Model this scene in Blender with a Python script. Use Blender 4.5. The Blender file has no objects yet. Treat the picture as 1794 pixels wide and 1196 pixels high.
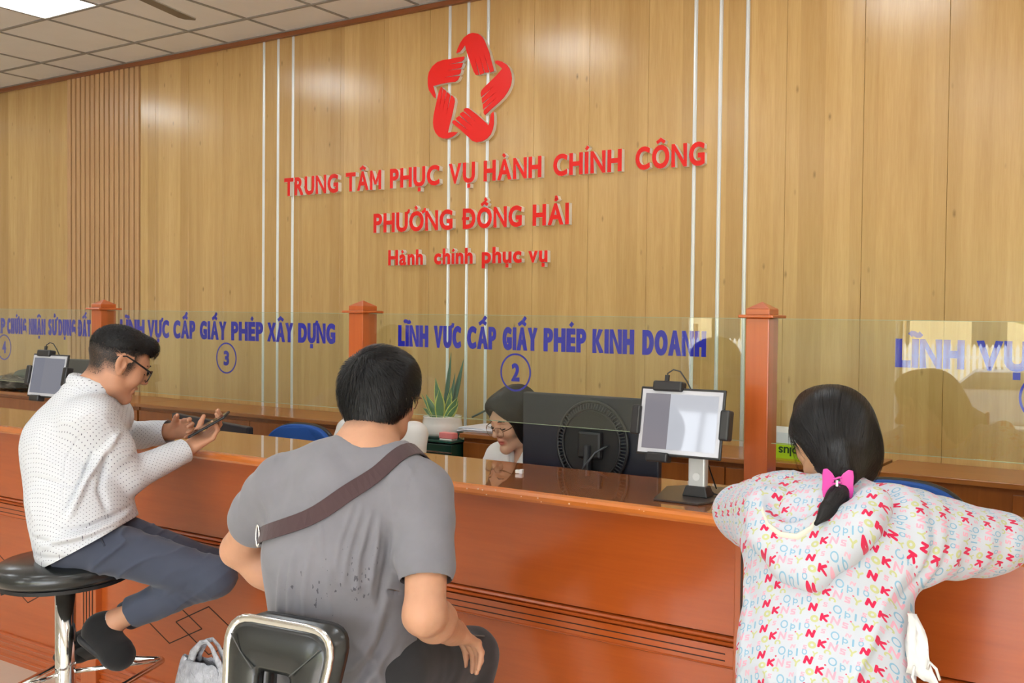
import bpy, bmesh, math, random
import numpy as np
from mathutils import Vector, Matrix, Quaternion
random.seed(7); np.random.seed(7)
S = bpy.context.scene
COL = S.collection
PI = math.pi

# ------------------------------------------------------------------ camera
cd = bpy.data.cameras.new('camera'); cam = bpy.data.objects.new('camera', cd); COL.objects.link(cam); S.camera = cam
cd.sensor_fit = 'HORIZONTAL'; cd.sensor_width = 36.0
cd.lens = 1669.5/1794*36; cd.shift_x = -253.8/1794; cd.shift_y = 0.0
cd.clip_start = 0.05; cd.clip_end = 300
_y, _p, _r = .51096, -.02385, .01367
_F = Vector((-math.sin(_y)*math.cos(_p), math.cos(_y)*math.cos(_p), math.sin(_p)))
_R0 = Vector((math.cos(_y), math.sin(_y), 0)); _U0 = _R0.cross(_F)
_R = _R0*math.cos(_r)+_U0*math.sin(_r); _U = -_R0*math.sin(_r)+_U0*math.cos(_r)
cam.matrix_world = Matrix(((_R.x, _U.x, -_F.x, 0), (_R.y, _U.y, -_F.y, 0), (_R.z, _U.z, -_F.z, 1.6), (0, 0, 0, 1)))

# ------------------------------------------------------------------ world, sun, exposure
W = bpy.data.worlds.new('sky'); S.world = W; W.use_nodes = True
nt = W.node_tree; nt.nodes.clear()
wo = nt.nodes.new('ShaderNodeOutputWorld'); bg = nt.nodes.new('ShaderNodeBackground')
tc = nt.nodes.new('ShaderNodeTexCoord'); sx = nt.nodes.new('ShaderNodeSeparateXYZ'); rp = nt.nodes.new('ShaderNodeValToRGB')
rp.color_ramp.elements[0].position = 0.0; rp.color_ramp.elements[0].color = (.95, .97, 1.0, 1)
rp.color_ramp.elements[1].position = 0.9; rp.color_ramp.elements[1].color = (.62, .78, 1.0, 1)
nt.links.new(tc.outputs['Generated'], sx.inputs[0]); nt.links.new(sx.outputs['Z'], rp.inputs[0])
nt.links.new(rp.outputs[0], bg.inputs[0]); bg.inputs[1].default_value = 9.6; nt.links.new(bg.outputs[0], wo.inputs[0])
sd = bpy.data.lights.new('sun', 'SUN'); sd.energy = 32.0; sd.angle = .02; sd.color = (1, .95, .86)
so = bpy.data.objects.new('sun', sd); COL.objects.link(so)
so.rotation_euler = Vector((-.25, -.30, -.95)).to_track_quat('-Z', 'Y').to_euler(); so.location = (0, 5, 20)
S.view_settings.view_transform = 'Standard'; S.view_settings.look = 'None'
S.view_settings.exposure = -0.12; S.view_settings.gamma = 1.0; S.view_settings.use_curve_mapping = False
LAMP = 13.0
BACKROT = .10; BACKPOS = (-1.630, 1.345, .954)
S.cycles.use_denoising = True
try:
    S.cycles.denoiser = 'OPENIMAGEDENOISE'
except Exception:
    pass
S.cycles.max_bounces = 9; S.cycles.transparent_max_bounces = 16; S.cycles.glossy_bounces = 5
S.cycles.sample_clamp_indirect = 6.0; S.cycles.caustics_reflective = False; S.cycles.caustics_refractive = False

# ------------------------------------------------------------------ materials
def srgb(r, g, b):
    f = lambda c: (c/255/12.92) if c/255 <= .04045 else ((c/255+.055)/1.055)**2.4
    return (f(r), f(g), f(b), 1)

class NT:
    """tiny helper to write node graphs"""
    def __init__(s, name):
        s.m = bpy.data.materials.new(name); s.m.use_nodes = True
        s.t = s.m.node_tree; s.t.nodes.clear()
        s.out = s.t.nodes.new('ShaderNodeOutputMaterial')
    def n(s, typ, **kw):
        nd = s.t.nodes.new(typ)
        for k, v in kw.items():
            if k.startswith('i_'):
                nd.inputs[k[2:]].default_value = v
            else:
                setattr(nd, k, v)
        return nd
    def l(s, a, b): s.t.links.new(a, b)
    def val(s, x, sock):
        if isinstance(x, (int, float)): sock.default_value = x
        else: s.l(x, sock)
    def math(s, op, a, b=None, c=None, clamp=False):
        nd = s.t.nodes.new('ShaderNodeMath'); nd.operation = op; nd.use_clamp = clamp
        s.val(a, nd.inputs[0])
        if b is not None: s.val(b, nd.inputs[1])
        if c is not None: s.val(c, nd.inputs[2])
        return nd.outputs[0]
    def mix(s, f, a, b, blend='MIX'):
        nd = s.t.nodes.new('ShaderNodeMix'); nd.data_type = 'RGBA'; nd.blend_type = blend
        s.val(f, nd.inputs[0])
        for x, k in ((a, 6), (b, 7)):
            if isinstance(x, tuple): nd.inputs[k].default_value = x
            else: s.l(x, nd.inputs[k])
        return nd.outputs[2]
    def coord(s, which='Object', scale=(1, 1, 1), loc=(0, 0, 0)):
        tcn = s.t.nodes.new('ShaderNodeTexCoord'); mp = s.t.nodes.new('ShaderNodeMapping')
        mp.inputs['Scale'].default_value = scale; mp.inputs['Location'].default_value = loc
        s.l(tcn.outputs[which], mp.inputs[0]); return mp.outputs[0]
    def noise(s, vec, scale=5, detail=3, rough=.5, dist=0.):
        nd = s.t.nodes.new('ShaderNodeTexNoise'); nd.inputs['Scale'].default_value = scale
        nd.inputs['Detail'].default_value = detail; nd.inputs['Roughness'].default_value = rough
        nd.inputs['Distortion'].default_value = dist
        s.l(vec, nd.inputs['Vector']); return nd.outputs['Fac']
    def ramp(s, fac, stops):
        nd = s.t.nodes.new('ShaderNodeValToRGB'); cr = nd.color_ramp
        while len(cr.elements) < len(stops): cr.elements.new(.5)
        for e, (p, c) in zip(cr.elements, stops):
            e.position = p; e.color = c if isinstance(c, tuple) else (c, c, c, 1)
        s.l(fac, nd.inputs[0]); return nd.outputs[0]
    def bsdf(s, color=None, rough=.5, metal=0., spec=.5, coat=0., coat_rough=.1, normal=None, **kw):
        b = s.t.nodes.new('ShaderNodeBsdfPrincipled')
        if color is not None:
            if isinstance(color, tuple): b.inputs['Base Color'].default_value = color
            else: s.l(color, b.inputs['Base Color'])
        s.val(rough, b.inputs['Roughness']); s.val(metal, b.inputs['Metallic'])
        b.inputs['Specular IOR Level'].default_value = spec
        b.inputs['Coat Weight'].default_value = coat; b.inputs['Coat Roughness'].default_value = coat_rough
        if normal is not None: s.l(normal, b.inputs['Normal'])
        for k, v in kw.items():
            b.inputs[k.replace('_', ' ')].default_value = v
        s.l(b.outputs[0], s.out.inputs[0]); return b
    def bump(s, h, strength=.2, dist=.01):
        nd = s.t.nodes.new('ShaderNodeBump'); nd.inputs['Strength'].default_value = strength
        nd.inputs['Distance'].default_value = dist; s.l(h, nd.inputs['Height']); return nd.outputs[0]

def plain(name, col, rough=.5, metal=0., spec=.5, coat=0., coat_rough=.1, var=.0, bump=0., bscale=200, **kw):
    t = NT(name); v = t.coord('Object')
    c = col; nrm = None
    if var > 0:
        f = t.noise(v, 6, 4)
        c = t.mix(t.math('MULTIPLY', f, 1.0), tuple(x*(1-var) for x in col[:3])+(1,), tuple(min(1, x*(1+var)) for x in col[:3])+(1,))
    if bump > 0:
        nrm = t.bump(t.noise(v, bscale, 3), bump, .002)
    t.bsdf(c, rough, metal, spec, coat, coat_rough, nrm, **kw)
    return t.m

def wood(name, dark, light, axis='z', rough=.35, coat=0., coat_rough=.1, scale=1., knots=True, band=0., spec=.5, streak=.5):
    """procedural wood: grain stretched along one axis, optional board bands and knots, in world-sized object space"""
    t = NT(name)
    st = {'z': (1, 1, .06), 'x': (.06, 1, 1), 'y': (1, .06, 1)}[axis]
    v = t.coord('Object', tuple(a*scale for a in st))
    g1 = t.noise(v, 26, 5, .62, .4)
    g2 = t.noise(v, 150, 2, .5)
    g3 = t.noise(v, 5, 3, .6, 1.0)
    f = t.math('ADD', t.math('MULTIPLY', g1, .55), t.math('ADD', t.math('MULTIPLY', g2, .25), t.math('MULTIPLY', g3, .45)))
    f = t.math('SUBTRACT', f, .13)
    f = t.math('MULTIPLY_ADD', t.math('SUBTRACT', f, .5), streak*2, .5, clamp=True)
    c = t.mix(f, dark, light)
    if band > 0:
        tcn = t.n('ShaderNodeTexCoord'); sp = t.n('ShaderNodeSeparateXYZ'); t.l(tcn.outputs['Object'], sp.inputs[0])
        ix = t.math('FLOOR', t.math('DIVIDE', sp.outputs['X'], band))
        wn = t.n('ShaderNodeTexWhiteNoise'); wn.noise_dimensions = '1D'; t.l(ix, wn.inputs['W'])
        c = t.mix(t.math('MULTIPLY', wn.outputs['Value'], .42), c, tuple(x*.80 for x in dark[:3])+(1,))
    if knots:
        vk = t.coord('Object', (10, 10, 4.2))
        vo = t.n('ShaderNodeTexVoronoi'); vo.inputs['Scale'].default_value = 1.0; t.l(vk, vo.inputs['Vector'])
        k = t.math('SUBTRACT', 1.0, t.math('DIVIDE', vo.outputs['Distance'], .10), clamp=True)
        ky = t.math('MULTIPLY', k, t.math('ADD', .25, t.math('MULTIPLY', t.noise(t.coord('Object'), 60, 2), .9)))
        c = t.mix(ky, c, tuple(x*.32 for x in dark[:3])+(1,))
    t.bsdf(c, rough, 0, spec, coat, coat_rough, t.bump(g1, .05, .002))
    return t.m

M = {}
M['wall_wood'] = wood('pale_laminate_wood', srgb(180, 138, 76), srgb(232, 198, 136), 'z', rough=.235, band=.131, streak=.62, spec=.6)
M['slat_wood'] = wood('slat_laminate_wood', srgb(180, 136, 86), srgb(220, 180, 130), 'z', rough=.35, knots=False, streak=.4)
M['crown'] = wood('reddish_crown_wood', srgb(120, 66, 34), srgb(165, 100, 58), 'x', rough=.35, knots=False)
M['dark_gap'] = plain('dark_backing', srgb(58, 36, 20), .8)
M['counter'] = wood('varnished_orange_wood', srgb(148, 62, 16), srgb(196, 96, 34), 'x', rough=.28, coat=.5, coat_rough=.16, knots=False, streak=.45)
M['counter_v'] = wood('varnished_orange_wood_upright', srgb(156, 70, 26), srgb(200, 104, 48), 'z', rough=.28, coat=.5, coat_rough=.14, knots=False, streak=.45)
M['counter_top'] = wood('polished_counter_top', srgb(128, 66, 26), srgb(166, 96, 44), 'x', rough=.22, coat=1.0, coat_rough=.025, knots=False, streak=.4, spec=.6)
M['counter_edge'] = wood('worn_counter_edge', srgb(162, 76, 22), srgb(218, 130, 56), 'x', rough=.26, coat=.6, coat_rough=.12, knots=False, streak=.7)
M['groove'] = plain('dark_groove', srgb(52, 20, 8), .6)
M['cabinet'] = wood('brown_cabinet_wood', srgb(128, 72, 26), srgb(176, 112, 52), 'x', rough=.3, coat=.4, coat_rough=.1, knots=False, streak=.5)
M['cabinet_front'] = wood('brown_cabinet_front', srgb(120, 62, 20), srgb(168, 98, 40), 'z', rough=.35, coat=.2, knots=False, streak=.6)
M['steel'] = plain('brushed_steel', (.78, .78, .76, 1), .22, 1.0)
M['chrome'] = plain('chrome', (.85, .85, .83, 1), .09, 1.0)
M['strip'] = plain('aluminium_strip', (.80, .83, .83, 1), .38, .55)
M['ceil_tile'] = plain('mineral_ceiling_tile', srgb(238, 236, 234), .9, var=.04, bump=.25, bscale=260)
M['ceil_bar'] = plain('ceiling_grid_bar', srgb(150, 146, 140), .6)
M['paint'] = plain('cream_paint', srgb(236, 230, 216), .8, var=.03)
M['floor'] = plain('cream_floor_tile', srgb(228, 218, 198), .18, coat=.3, var=.05)
M['black_plastic'] = plain('black_plastic', (.018, .018, .02, 1), .38)
M['matt_black'] = plain('matt_black', (.012, .012, .013, 1), .6)
M['monitor_back'] = plain('dark_blue_grey_plastic', srgb(34, 37, 50), .42)
M['red'] = plain('red_acrylic', srgb(234, 20, 6), .42)
M['white_acrylic'] = plain('cream_white_acrylic', srgb(250, 246, 238), .4)
M['vinyl_blue'] = plain('blue_vinyl', srgb(8, 4, 168), .4)
M['blue_chair'] = plain('blue_fabric', srgb(28, 84, 168), .75, bump=.3, bscale=400)
M['white_cer'] = plain('white_ceramic', srgb(236, 234, 228), .18, coat=.5)
M['paper'] = plain('white_paper', srgb(232, 234, 240), .7)
M['leaf'] = None

def glass_mat(name='clear_glass', tint=(.93, .975, .95, 1), ior=1.5):
    t = NT(name)
    tr = t.n('ShaderNodeBsdfTransparent'); tr.inputs[0].default_value = tint
    gl = t.n('ShaderNodeBsdfAnisotropic') if False else t.n('ShaderNodeBsdfGlossy')
    gl.inputs['Roughness'].default_value = 0.0; gl.inputs[0].default_value = (1, 1, 1, 1)
    lw = t.n('ShaderNodeLayerWeight'); lw.inputs[0].default_value = .5
    f = t.math('MULTIPLY_ADD', t.math('POWER', lw.outputs['Facing'], 5.0), .96, ((ior-1)/(ior+1))**2)
    mx = t.n('ShaderNodeMixShader'); t.l(f, mx.inputs[0]); t.l(tr.outputs[0], mx.inputs[1]); t.l(gl.outputs[0], mx.inputs[2])
    t.l(mx.outputs[0], t.out.inputs[0]); return t.m
M['glass'] = glass_mat()
M['lens'] = glass_mat('spectacle_lens', (.96, .97, .97, 1), 1.45)

def emis(name, col, strength):
    t = NT(name); e = t.n('ShaderNodeEmission'); e.inputs[0].default_value = col; e.inputs[1].default_value = strength
    t.l(e.outputs[0], t.out.inputs[0]); return t.m
M['lamp'] = emis('led_panel_light', (.92, .97, 1, 1), LAMP)

# ------------------------------------------------------------------ mesh helpers
class MB:
    """collects boxes, prisms, tubes and lathes in world coordinates; build() links them as ONE mesh object"""
    def __init__(s): s.v = []; s.f = []; s.mi = []
    def add(s, vs, fs, mi=0):
        o = len(s.v); s.v += [tuple(v) for v in vs]; s.f += [tuple(i+o for i in f) for f in fs]; s.mi += [mi]*len(fs)
    def box(s, c, d, rot=None, mi=0):
        x, y, z = d[0]/2, d[1]/2, d[2]/2
        vs = [Vector(p) for p in ((-x,-y,-z),(x,-y,-z),(x,y,-z),(-x,y,-z),(-x,-y,z),(x,-y,z),(x,y,z),(-x,y,z))]
        if rot is not None: vs = [rot @ v for v in vs]
        vs = [v+Vector(c) for v in vs]
        s.add(vs, [(3,2,1,0),(4,5,6,7),(0,1,5,4),(1,2,6,5),(2,3,7,6),(3,0,4,7)], mi); return s
    def bb(s, x0, x1, y0, y1, z0, z1, mi=0):
        return s.box(((x0+x1)/2, (y0+y1)/2, (z0+z1)/2), (x1-x0, y1-y0, z1-z0), None, mi)
    def prism(s, pts, fn, d0, d1, mi=0):
        """pts: 2D polygon; fn(a,b,d)->world point"""
        n = len(pts); vs = [fn(a, b, d0) for a, b in pts]+[fn(a, b, d1) for a, b in pts]
        s.add(vs, [tuple(range(n-1, -1, -1)), tuple(range(n, 2*n))]+[(i, (i+1) % n, n+(i+1) % n, n+i) for i in range(n)], mi); return s
    def tube(s, path, r, n=10, closed=False, mi=0, cap=True, flat=1.0, up=None):
        P = [Vector(p) for p in path]; m = len(P); R = r if isinstance(r, (list, tuple)) else [r]*m
        prev = None; rings = []
        for i in range(m):
            a = P[(i-1) % m] if (closed or i > 0) else P[i]; b = P[(i+1) % m] if (closed or i < m-1) else P[i]
            t = (b-a).normalized()
            if prev is None:
                u = Vector(up) if up is not None else (Vector((0, 0, 1)) if abs(t.z) < .9 else Vector((1, 0, 0)))
                u = (u-t*u.dot(t)).normalized()
            else:
                u = (prev-t*prev.dot(t)).normalized()
            prev = u; w = t.cross(u)
            rings.append([P[i]+(u*math.cos(2*PI*k/n)*flat+w*math.sin(2*PI*k/n))*R[i] for k in range(n)])
        vs = [v for rg in rings for v in rg]; fs = []
        for i in range(m if closed else m-1):
            j = (i+1) % m
            for k in range(n): fs.append((i*n+k, i*n+(k+1) % n, j*n+(k+1) % n, j*n+k))
        if cap and not closed:
            fs.append(tuple(range(n-1, -1, -1))); fs.append(tuple(range((m-1)*n, m*n)))
        s.add(vs, fs, mi); return s
    def lathe(s, prof, c, n=32, mi=0, sx=1., sy=1.):
        vs = []; fs = []
        for r, z in prof:
            for k in range(n): vs.append((c[0]+r*sx*math.cos(2*PI*k/n), c[1]+r*sy*math.sin(2*PI*k/n), c[2]+z))
        m = len(prof)
        for i in range(m-1):
            for k in range(n): fs.append((i*n+k, i*n+(k+1) % n, (i+1)*n+(k+1) % n, (i+1)*n+k))
        fs.append(tuple(range(n-1, -1, -1))); fs.append(tuple(range((m-1)*n, m*n)))
        s.add(vs, fs, mi); return s
    def build(s, name, mat, parent=None, smooth=False, bevel=0., seg=2, solid=0., sub=0):
        me = bpy.data.meshes.new(name); off = Vector(parent['_o']) if parent is not None and '_o' in parent else Vector((0, 0, 0))
        me.from_pydata([tuple(Vector(v)-off) for v in s.v], [], s.f)
        for m_ in (mat if isinstance(mat, (list, tuple)) else [mat]): me.materials.append(m_)
        if max(s.mi, default=0) > 0: me.polygons.foreach_set('material_index', s.mi)
        bm = bmesh.new(); bm.from_mesh(me); bmesh.ops.recalc_face_normals(bm, faces=bm.faces); bm.to_mesh(me); bm.free()
        if smooth: me.polygons.foreach_set('use_smooth', [True]*len(me.polygons)); 
        o = bpy.data.objects.new(name, me); COL.objects.link(o)
        if parent is not None: o.parent = parent; o['_o'] = tuple(off)
        if solid:
            md = o.modifiers.new('solid', 'SOLIDIFY'); md.thickness = solid; md.offset = 0
        if sub:
            md = o.modifiers.new('sub', 'SUBSURF'); md.levels = sub; md.render_levels = sub
        if bevel:
            md = o.modifiers.new('bevel', 'BEVEL'); md.width = bevel; md.segments = seg; md.limit_method = 'ANGLE'; md.angle_limit = math.radians(40)
        if smooth and (bevel or True):
            try:
                me.shade_smooth() if False else None
            except Exception: pass
        return o

def auto_smooth(o, ang=40):
    me = o.data
    bm = bmesh.new(); bm.from_mesh(me)
    for e in bm.edges:
        if len(e.link_faces) == 2 and e.calc_face_angle(0) > math.radians(ang): e.smooth = False
    for f in bm.faces: f.smooth = True
    bm.to_mesh(me); bm.free(); return o

def thing(name, label, cat, loc=(0, 0, 0), group=None):
    o = bpy.data.objects.new(name, None); COL.objects.link(o); o.location = loc; o['_o'] = tuple(loc)
    o.empty_display_size = .1
    o['label'] = label; o['category'] = cat
    if group: o['group'] = group
    return o
def tag(o, label, cat, group=None):
    o['label'] = label; o['category'] = cat
    if group: o['group'] = group
    return o
def struct(o): o['kind'] = 'structure'; return o
def holder(name, loc=(0, 0, 0)):
    o = bpy.data.objects.new(name, None); COL.objects.link(o); o.location = loc; o['_o'] = tuple(loc); o['kind'] = 'structure'; return o

# ------------------------------------------------------------------ room shell
WY = 4.44; CZ = 3.504
XL, XR, YF = -11.0, 3.2, -3.8
floor = struct(MB().bb(XL-.2, XR+.2, YF-.2, WY+.2, -.12, 0).build('floor', M['floor']))
# back wall: backing + panels + slats + metal strips + crown
wall = MB().bb(XL, XR, WY+.012, WY+.2, 0, CZ+.1).build('wall_back', M['dark_gap']); struct(wall); wall['_o'] = (0, 0, 0)
strips = [-5.629, -5.483, -5.335, -3.952, -3.806, -3.656, -2.281, -2.136, -1.987]
cuts = [XL, -10.61, -10.22, -9.83, -9.44, -9.05, -8.66, -8.27, -8.008]
cuts2 = [-7.036, -6.848, -6.455, -6.06, -5.629, -5.483, -5.335, -5.273, -4.883, -4.496, -4.11, -3.952, -3.806, -3.656, -3.32, -2.94, -2.562, -2.281, -2.136, -1.987, -1.774, -1.38, -.986, -.592, -.198, .196, .59, .984, 1.378, 1.772, 2.166, 2.56, XR]
def panel(x0, x1):
    g = .0007
    MB().bb(x0+g, x1-g, WY, WY+.014, 0.0, CZ-.03).build('wall_panel', M['wall_wood'], wall, bevel=.0012, seg=1)
for a, b in list(zip(cuts, cuts[1:]))+list(zip(cuts2, cuts2[1:])): panel(a, b)
sm = None
for i in range(15):
    x = -8.008+.0648*(i+.5)
    mb = MB(); mb.bb(-.023, .023, WY-.012, WY+.013, 0, CZ-.03)
    if sm is None:
        o = mb.build('slat', M['slat_wood'], wall, bevel=.003, seg=1); sm = o; o.location = (x, 0, 0)
    else:
        o = sm.copy(); COL.objects.link(o); o.location = (x, 0, 0)
sm = None
for x in strips:
    if sm is None:
        sm = MB().prism([(-.0115, 0), (-.0085, -.0045), (-.003, -.0055), (0, -.0035), (.003, -.0055), (.0085, -.0045), (.0115, 0)], lambda a, b, d: (a, WY+b, d), 0.0, CZ-.03).build('metal_strip', M['strip'], wall)
        sm.location = (x, 0, 0)
    else:
        o = sm.copy(); COL.objects.link(o); o.location = (x, 0, 0)
MB().bb(XL, XR, WY-.022, WY+.014, CZ-.03, CZ).bb(XL, XR, WY-.027, WY, CZ-.034, CZ-.027).build('crown_moulding', M['crown'], wall)
struct(MB().bb(XL-.15, XL, YF, WY, 0, CZ).build('wall_left', M['paint']))
struct(MB().bb(XR, XR+.15, YF, WY, 0, CZ).build('wall_right', M['paint']))
# front wall (behind the camera) with an entrance and two windows
fw = MB()
ops = [(-4.75, -3.7, .9, 2.8), (-2.45, 2.9, 0, 2.75)]
x = XL
for a, b, z0, z1 in ops:
    fw.bb(x, a, YF-.2, YF, 0, CZ)
    if z0 > 0: fw.bb(a, b, YF-.2, YF, 0, z0)
    fw.bb(a, b, YF-.2, YF, z1, CZ); x = b
fw.bb(x, XR, YF-.2, YF, 0, CZ)
struct(fw.build('wall_front', M['paint']))
k = 0
for a, b, z0, z1 in ops:
    k += 1
    mb = MB(); fr = .05
    for xx in (a+fr/2, b-fr/2): mb.bb(xx-fr/2, xx+fr/2, YF-.13, YF-.07, z0, z1)
    n = 4 if z0 == 0 else 3
    for j in range(1, n): xx = a+(b-a)*j/n; mb.bb(xx-fr/2, xx+fr/2, YF-.13, YF-.07, z1-.55 if z0 == 0 else z0, z1)
    mb.bb(a, b, YF-.129, YF-.071, z1-fr, z1)
    if z0 > 0: mb.bb(a, b, YF-.129, YF-.071, z0, z0+fr)
    else: mb.bb(a, b, YF-.129, YF-.071, z1-.6, z1-.55)
    struct(mb.build(('window_%d' % k) if z0 > 0 else 'door_1', M['steel']))
# ceiling
ceil = MB().bb(XL, XR, YF, WY+.1, CZ+.05, CZ+.25).build('ceiling', M['paint']); struct(ceil); ceil['_o'] = (0, 0, 0)
gx = [-4.785+.6*i for i in range(-11, 14)]; gx = [x for x in gx if XL < x < XR]
gy = [4.112-.6*i for i in range(0, 14)]; gy = [y for y in gy if y > YF]
bars = MB()
for x in gx: bars.bb(x-.010, x+.010, YF, WY-.02, CZ-.002, CZ+.02)
for y in gy: bars.bb(XL, XR, y-.010, y+.010, CZ-.003, CZ+.019)
bars.bb(XL, XR, WY-.03, WY-.01, CZ-.004, CZ+.02)
o = bars.build('grid_bar', M['ceil_bar'], ceil); o['kind'] = 'stuff'
lights = set()
lamp_cells = [(x, y) for y in (3.212, .812, -1.588) for x in (-8.685, -6.285, -3.885, -1.485, .915)]
ex = [XL]+gx+[XR]; ey = [WY-.02]+gy+[YF]
rest = MB(); tm = {}
for i in range(len(ex)-1):
    for j in range(len(ey)-1):
        x0, x1, y1, y0 = ex[i], ex[i+1], ey[j], ey[j+1]
        cx, cy = (x0+x1)/2, (y0+y1)/2
        if any(abs(cx-a) < .25 and abs(cy-b) < .25 for a, b in lamp_cells): continue
        if cy > .3:
            key = (round(x1-x0, 3), round(y1-y0, 3))
            if key not in tm:
                w_, h_ = (x1-x0)/2-.004, (y1-y0)/2-.004
                o = MB().bb(-w_, w_, -h_, h_, CZ+.004, CZ+.018).build('ceiling_tile', M['ceil_tile'], ceil); tm[key] = o
            else:
                o = tm[key].copy(); COL.objects.link(o)
            o.location = (cx, cy, 0)
        else: rest.bb(x0+.004, x1-.004, y0+.004, y1-.004, CZ+.004, CZ+.018)
o = rest.build('ceiling_tile', M['ceil_tile'], ceil); o['kind'] = 'stuff'
lt = None
for i, (x, y) in enumerate(lamp_cells):
    if lt is None:
        lt = thing('ceiling_light', '', 'light', (x, y, CZ), 'square LED panels in the ceiling')
        a = MB().bb(x-.285, x+.285, y-.285, y+.285, CZ+.004, CZ+.010).build('diffuser', M['lamp'], lt)
        b = MB().bb(x-.295, x+.295, y-.295, y-.284, CZ-.001, CZ+.02).bb(x-.295, x+.295, y+.284, y+.295, CZ-.001, CZ+.02).bb(x-.295, x-.284, y-.284, y+.284, CZ-.001, CZ+.02).bb(x+.284, x+.295, y-.284, y+.284, CZ-.001, CZ+.02).build('frame', M['white_acrylic'], lt)
        r = lt
    else:
        r = lt.copy(); COL.objects.link(r); r.location = (x, y, CZ)
        for ch in (a, b): c = ch.copy(); COL.objects.link(c); c.parent = r
    r['label'] = 'glowing square LED ceiling panel at the top left corner of the photo' if (x, y) == (-6.285, 3.212) else 'square LED ceiling panel outside the picture that lights the hall'

# ------------------------------------------------------------------ outdoors, seen mirrored in the glass screens
M['paving'] = plain('pale_pink_paving', srgb(226, 206, 198), .7, var=.05)
M['road'] = plain('grey_road', srgb(128, 126, 122), .85, var=.08)
M['fence'] = plain('white_fence_paint', srgb(240, 240, 236), .5)
M['foliage'] = plain('tree_foliage', srgb(172, 188, 104), .8, var=.4, bump=.5, bscale=8)
M['facade'] = plain('cream_facade', srgb(236, 214, 170), .8, var=.08)
M['car_silver'] = plain('silver_car_paint', srgb(150, 152, 156), .3, .6, coat=1., coat_rough=.03)
M['car_dark'] = plain('dark_car_paint', srgb(70, 66, 66), .3, .4, coat=1., coat_rough=.03)
M['tyre'] = plain('rubber_tyre', (.02, .02, .02, 1), .8)
M['car_glass'] = plain('tinted_car_glass', (.03, .035, .04, 1), .05)
o = MB().bb(-16, 12, -9.2, YF-.2, -.9, -.01).build('terrace', M['paving']); struct(o)
o = MB().bb(-60, 60, -70, -9.2, -1.1, -.9).build('road', M['road']); struct(o)
fc = thing('picket_fence', 'white picket fence beyond the street, mirrored in the right glass screen', 'fence', (-6, -23.5, -.9))
pk = MB().prism([(-.05, 0), (.05, 0), (.05, 1.8), (0, 1.9), (-.05, 1.8)], lambda a, b, d: (a-6, -23.5+d, -.9+b), 0, .03).build('picket', M['fence'], fc)
for i in range(-70, 71):
    o = pk.copy(); COL.objects.link(o); o.location = (i*.17, 0, 0)
MB().bb(-20, 8, -23.53, -23.5, .55, .65).bb(-20, 8, -23.53, -23.5, -.2, -.1).build('rail', M['fence'], fc)
def car(x, y, paint, label, flip=1):
    t = thing('car', label, 'car', (x, y, -.9), 'cars parked across the street')
    side = [(-2.15, .35), (-2.2, .75), (-1.9, .95), (-1.1, 1.02), (-.55, 1.48), (.9, 1.52), (1.6, 1.08), (2.15, 1.0), (2.2, .4), (1.75, .28), (-1.75, .28)]
    f = lambda a, b, d: (x+a*flip, y+d, -.9+b)
    MB().prism(side, f, -.85, .85).build('body', M[paint], t, bevel=.08, seg=3)
    MB().prism([(-1.0, 1.04), (-.53, 1.42), (.85, 1.45), (1.45, 1.08)], f, -.865, .865).build('window', M['car_glass'], t)
    for sx_ in (-1.35, 1.35):
        for sy_ in (-.8, .8):
            w = MB(); n = 24
            w.prism([(.32*math.cos(2*PI*k/n), .32*math.sin(2*PI*k/n)) for k in range(n)], lambda a, b, d: (x+sx_*flip+a, y+sy_+d, -.58+b), -.1, .1)
            wh = w.build('wheel', M['tyre'], t)
            w = MB()
            for k in range(5):
                an = 2*PI*k/5; w.box((x+sx_*flip+.11*math.cos(an), y+sy_+math.copysign(.105, sy_), -.58+.11*math.sin(an)), (.2, .02, .05), Matrix.Rotation(-an, 3, 'Y'))
            w.prism([(.22*math.cos(2*PI*k/n), .22*math.sin(2*PI*k/n)) for k in range(n)], lambda a, b, d: (x+sx_*flip+a, y+sy_+math.copysign(.095, sy_)+d, -.58+b), -.01, .012)
            rim = w.build('rim', M['steel'], wh)
    return t
car(-3.6, -17.4, 'car_silver', 'silver saloon parked on the street, mirrored in the right glass screen')
car(-10.2, -17.4, 'car_dark', 'dark saloon parked on the street, mirrored beside the middle post', -1)
car(1.9, -17.4, 'car_dark', 'dark saloon parked at the far end of the street', -1)
rnd = random.Random(3)
for i in range(8):
    x = -21+i*4.1; y = -27-rnd.random()*1; z = 2.6+rnd.random()*.6
    t = thing('street_tree', 'leafy green street tree behind the white fence, seen in the glass', 'tree', (x, y, -.9), 'trees beyond the fence')
    MB().tube([(x, y, -.9), (x+.1, y, z-1.2)], [.16, .1]).build('trunk', M['slat_wood'], t)
    bm = bmesh.new()
    for j in range(9):
        m = Matrix.Translation((rnd.uniform(-1.0, 1.0), rnd.uniform(-.8, .8), z+.9+rnd.uniform(-1.3, 1.2)))
        bmesh.ops.create_icosphere(bm, subdivisions=2, radius=rnd.uniform(.7, 1.1), matrix=m)
    for v in bm.verts: v.co += Vector((rnd.uniform(-.12, .12), rnd.uniform(-.12, .12), rnd.uniform(-.12, .12)))
    me = bpy.data.meshes.new('crown'); bm.to_mesh(me); bm.free(); me.materials.append(M['foliage'])
    o = bpy.data.objects.new('crown', me); COL.objects.link(o); o.parent = t; o.location = (0, 0, .9)
b = thing('street_building', 'cream building across the street', 'building', (-6, -36, -.9))
MB().bb(-26, 12, -40, -36, -.9, 5.5).build('wall', M['facade'], b)
for i in range(9):
    MB().bb(-24+i*4, -22.6+i*4, -36.05, -35.98, .6, 3.2).build('window', M['car_glass'], b)

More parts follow.
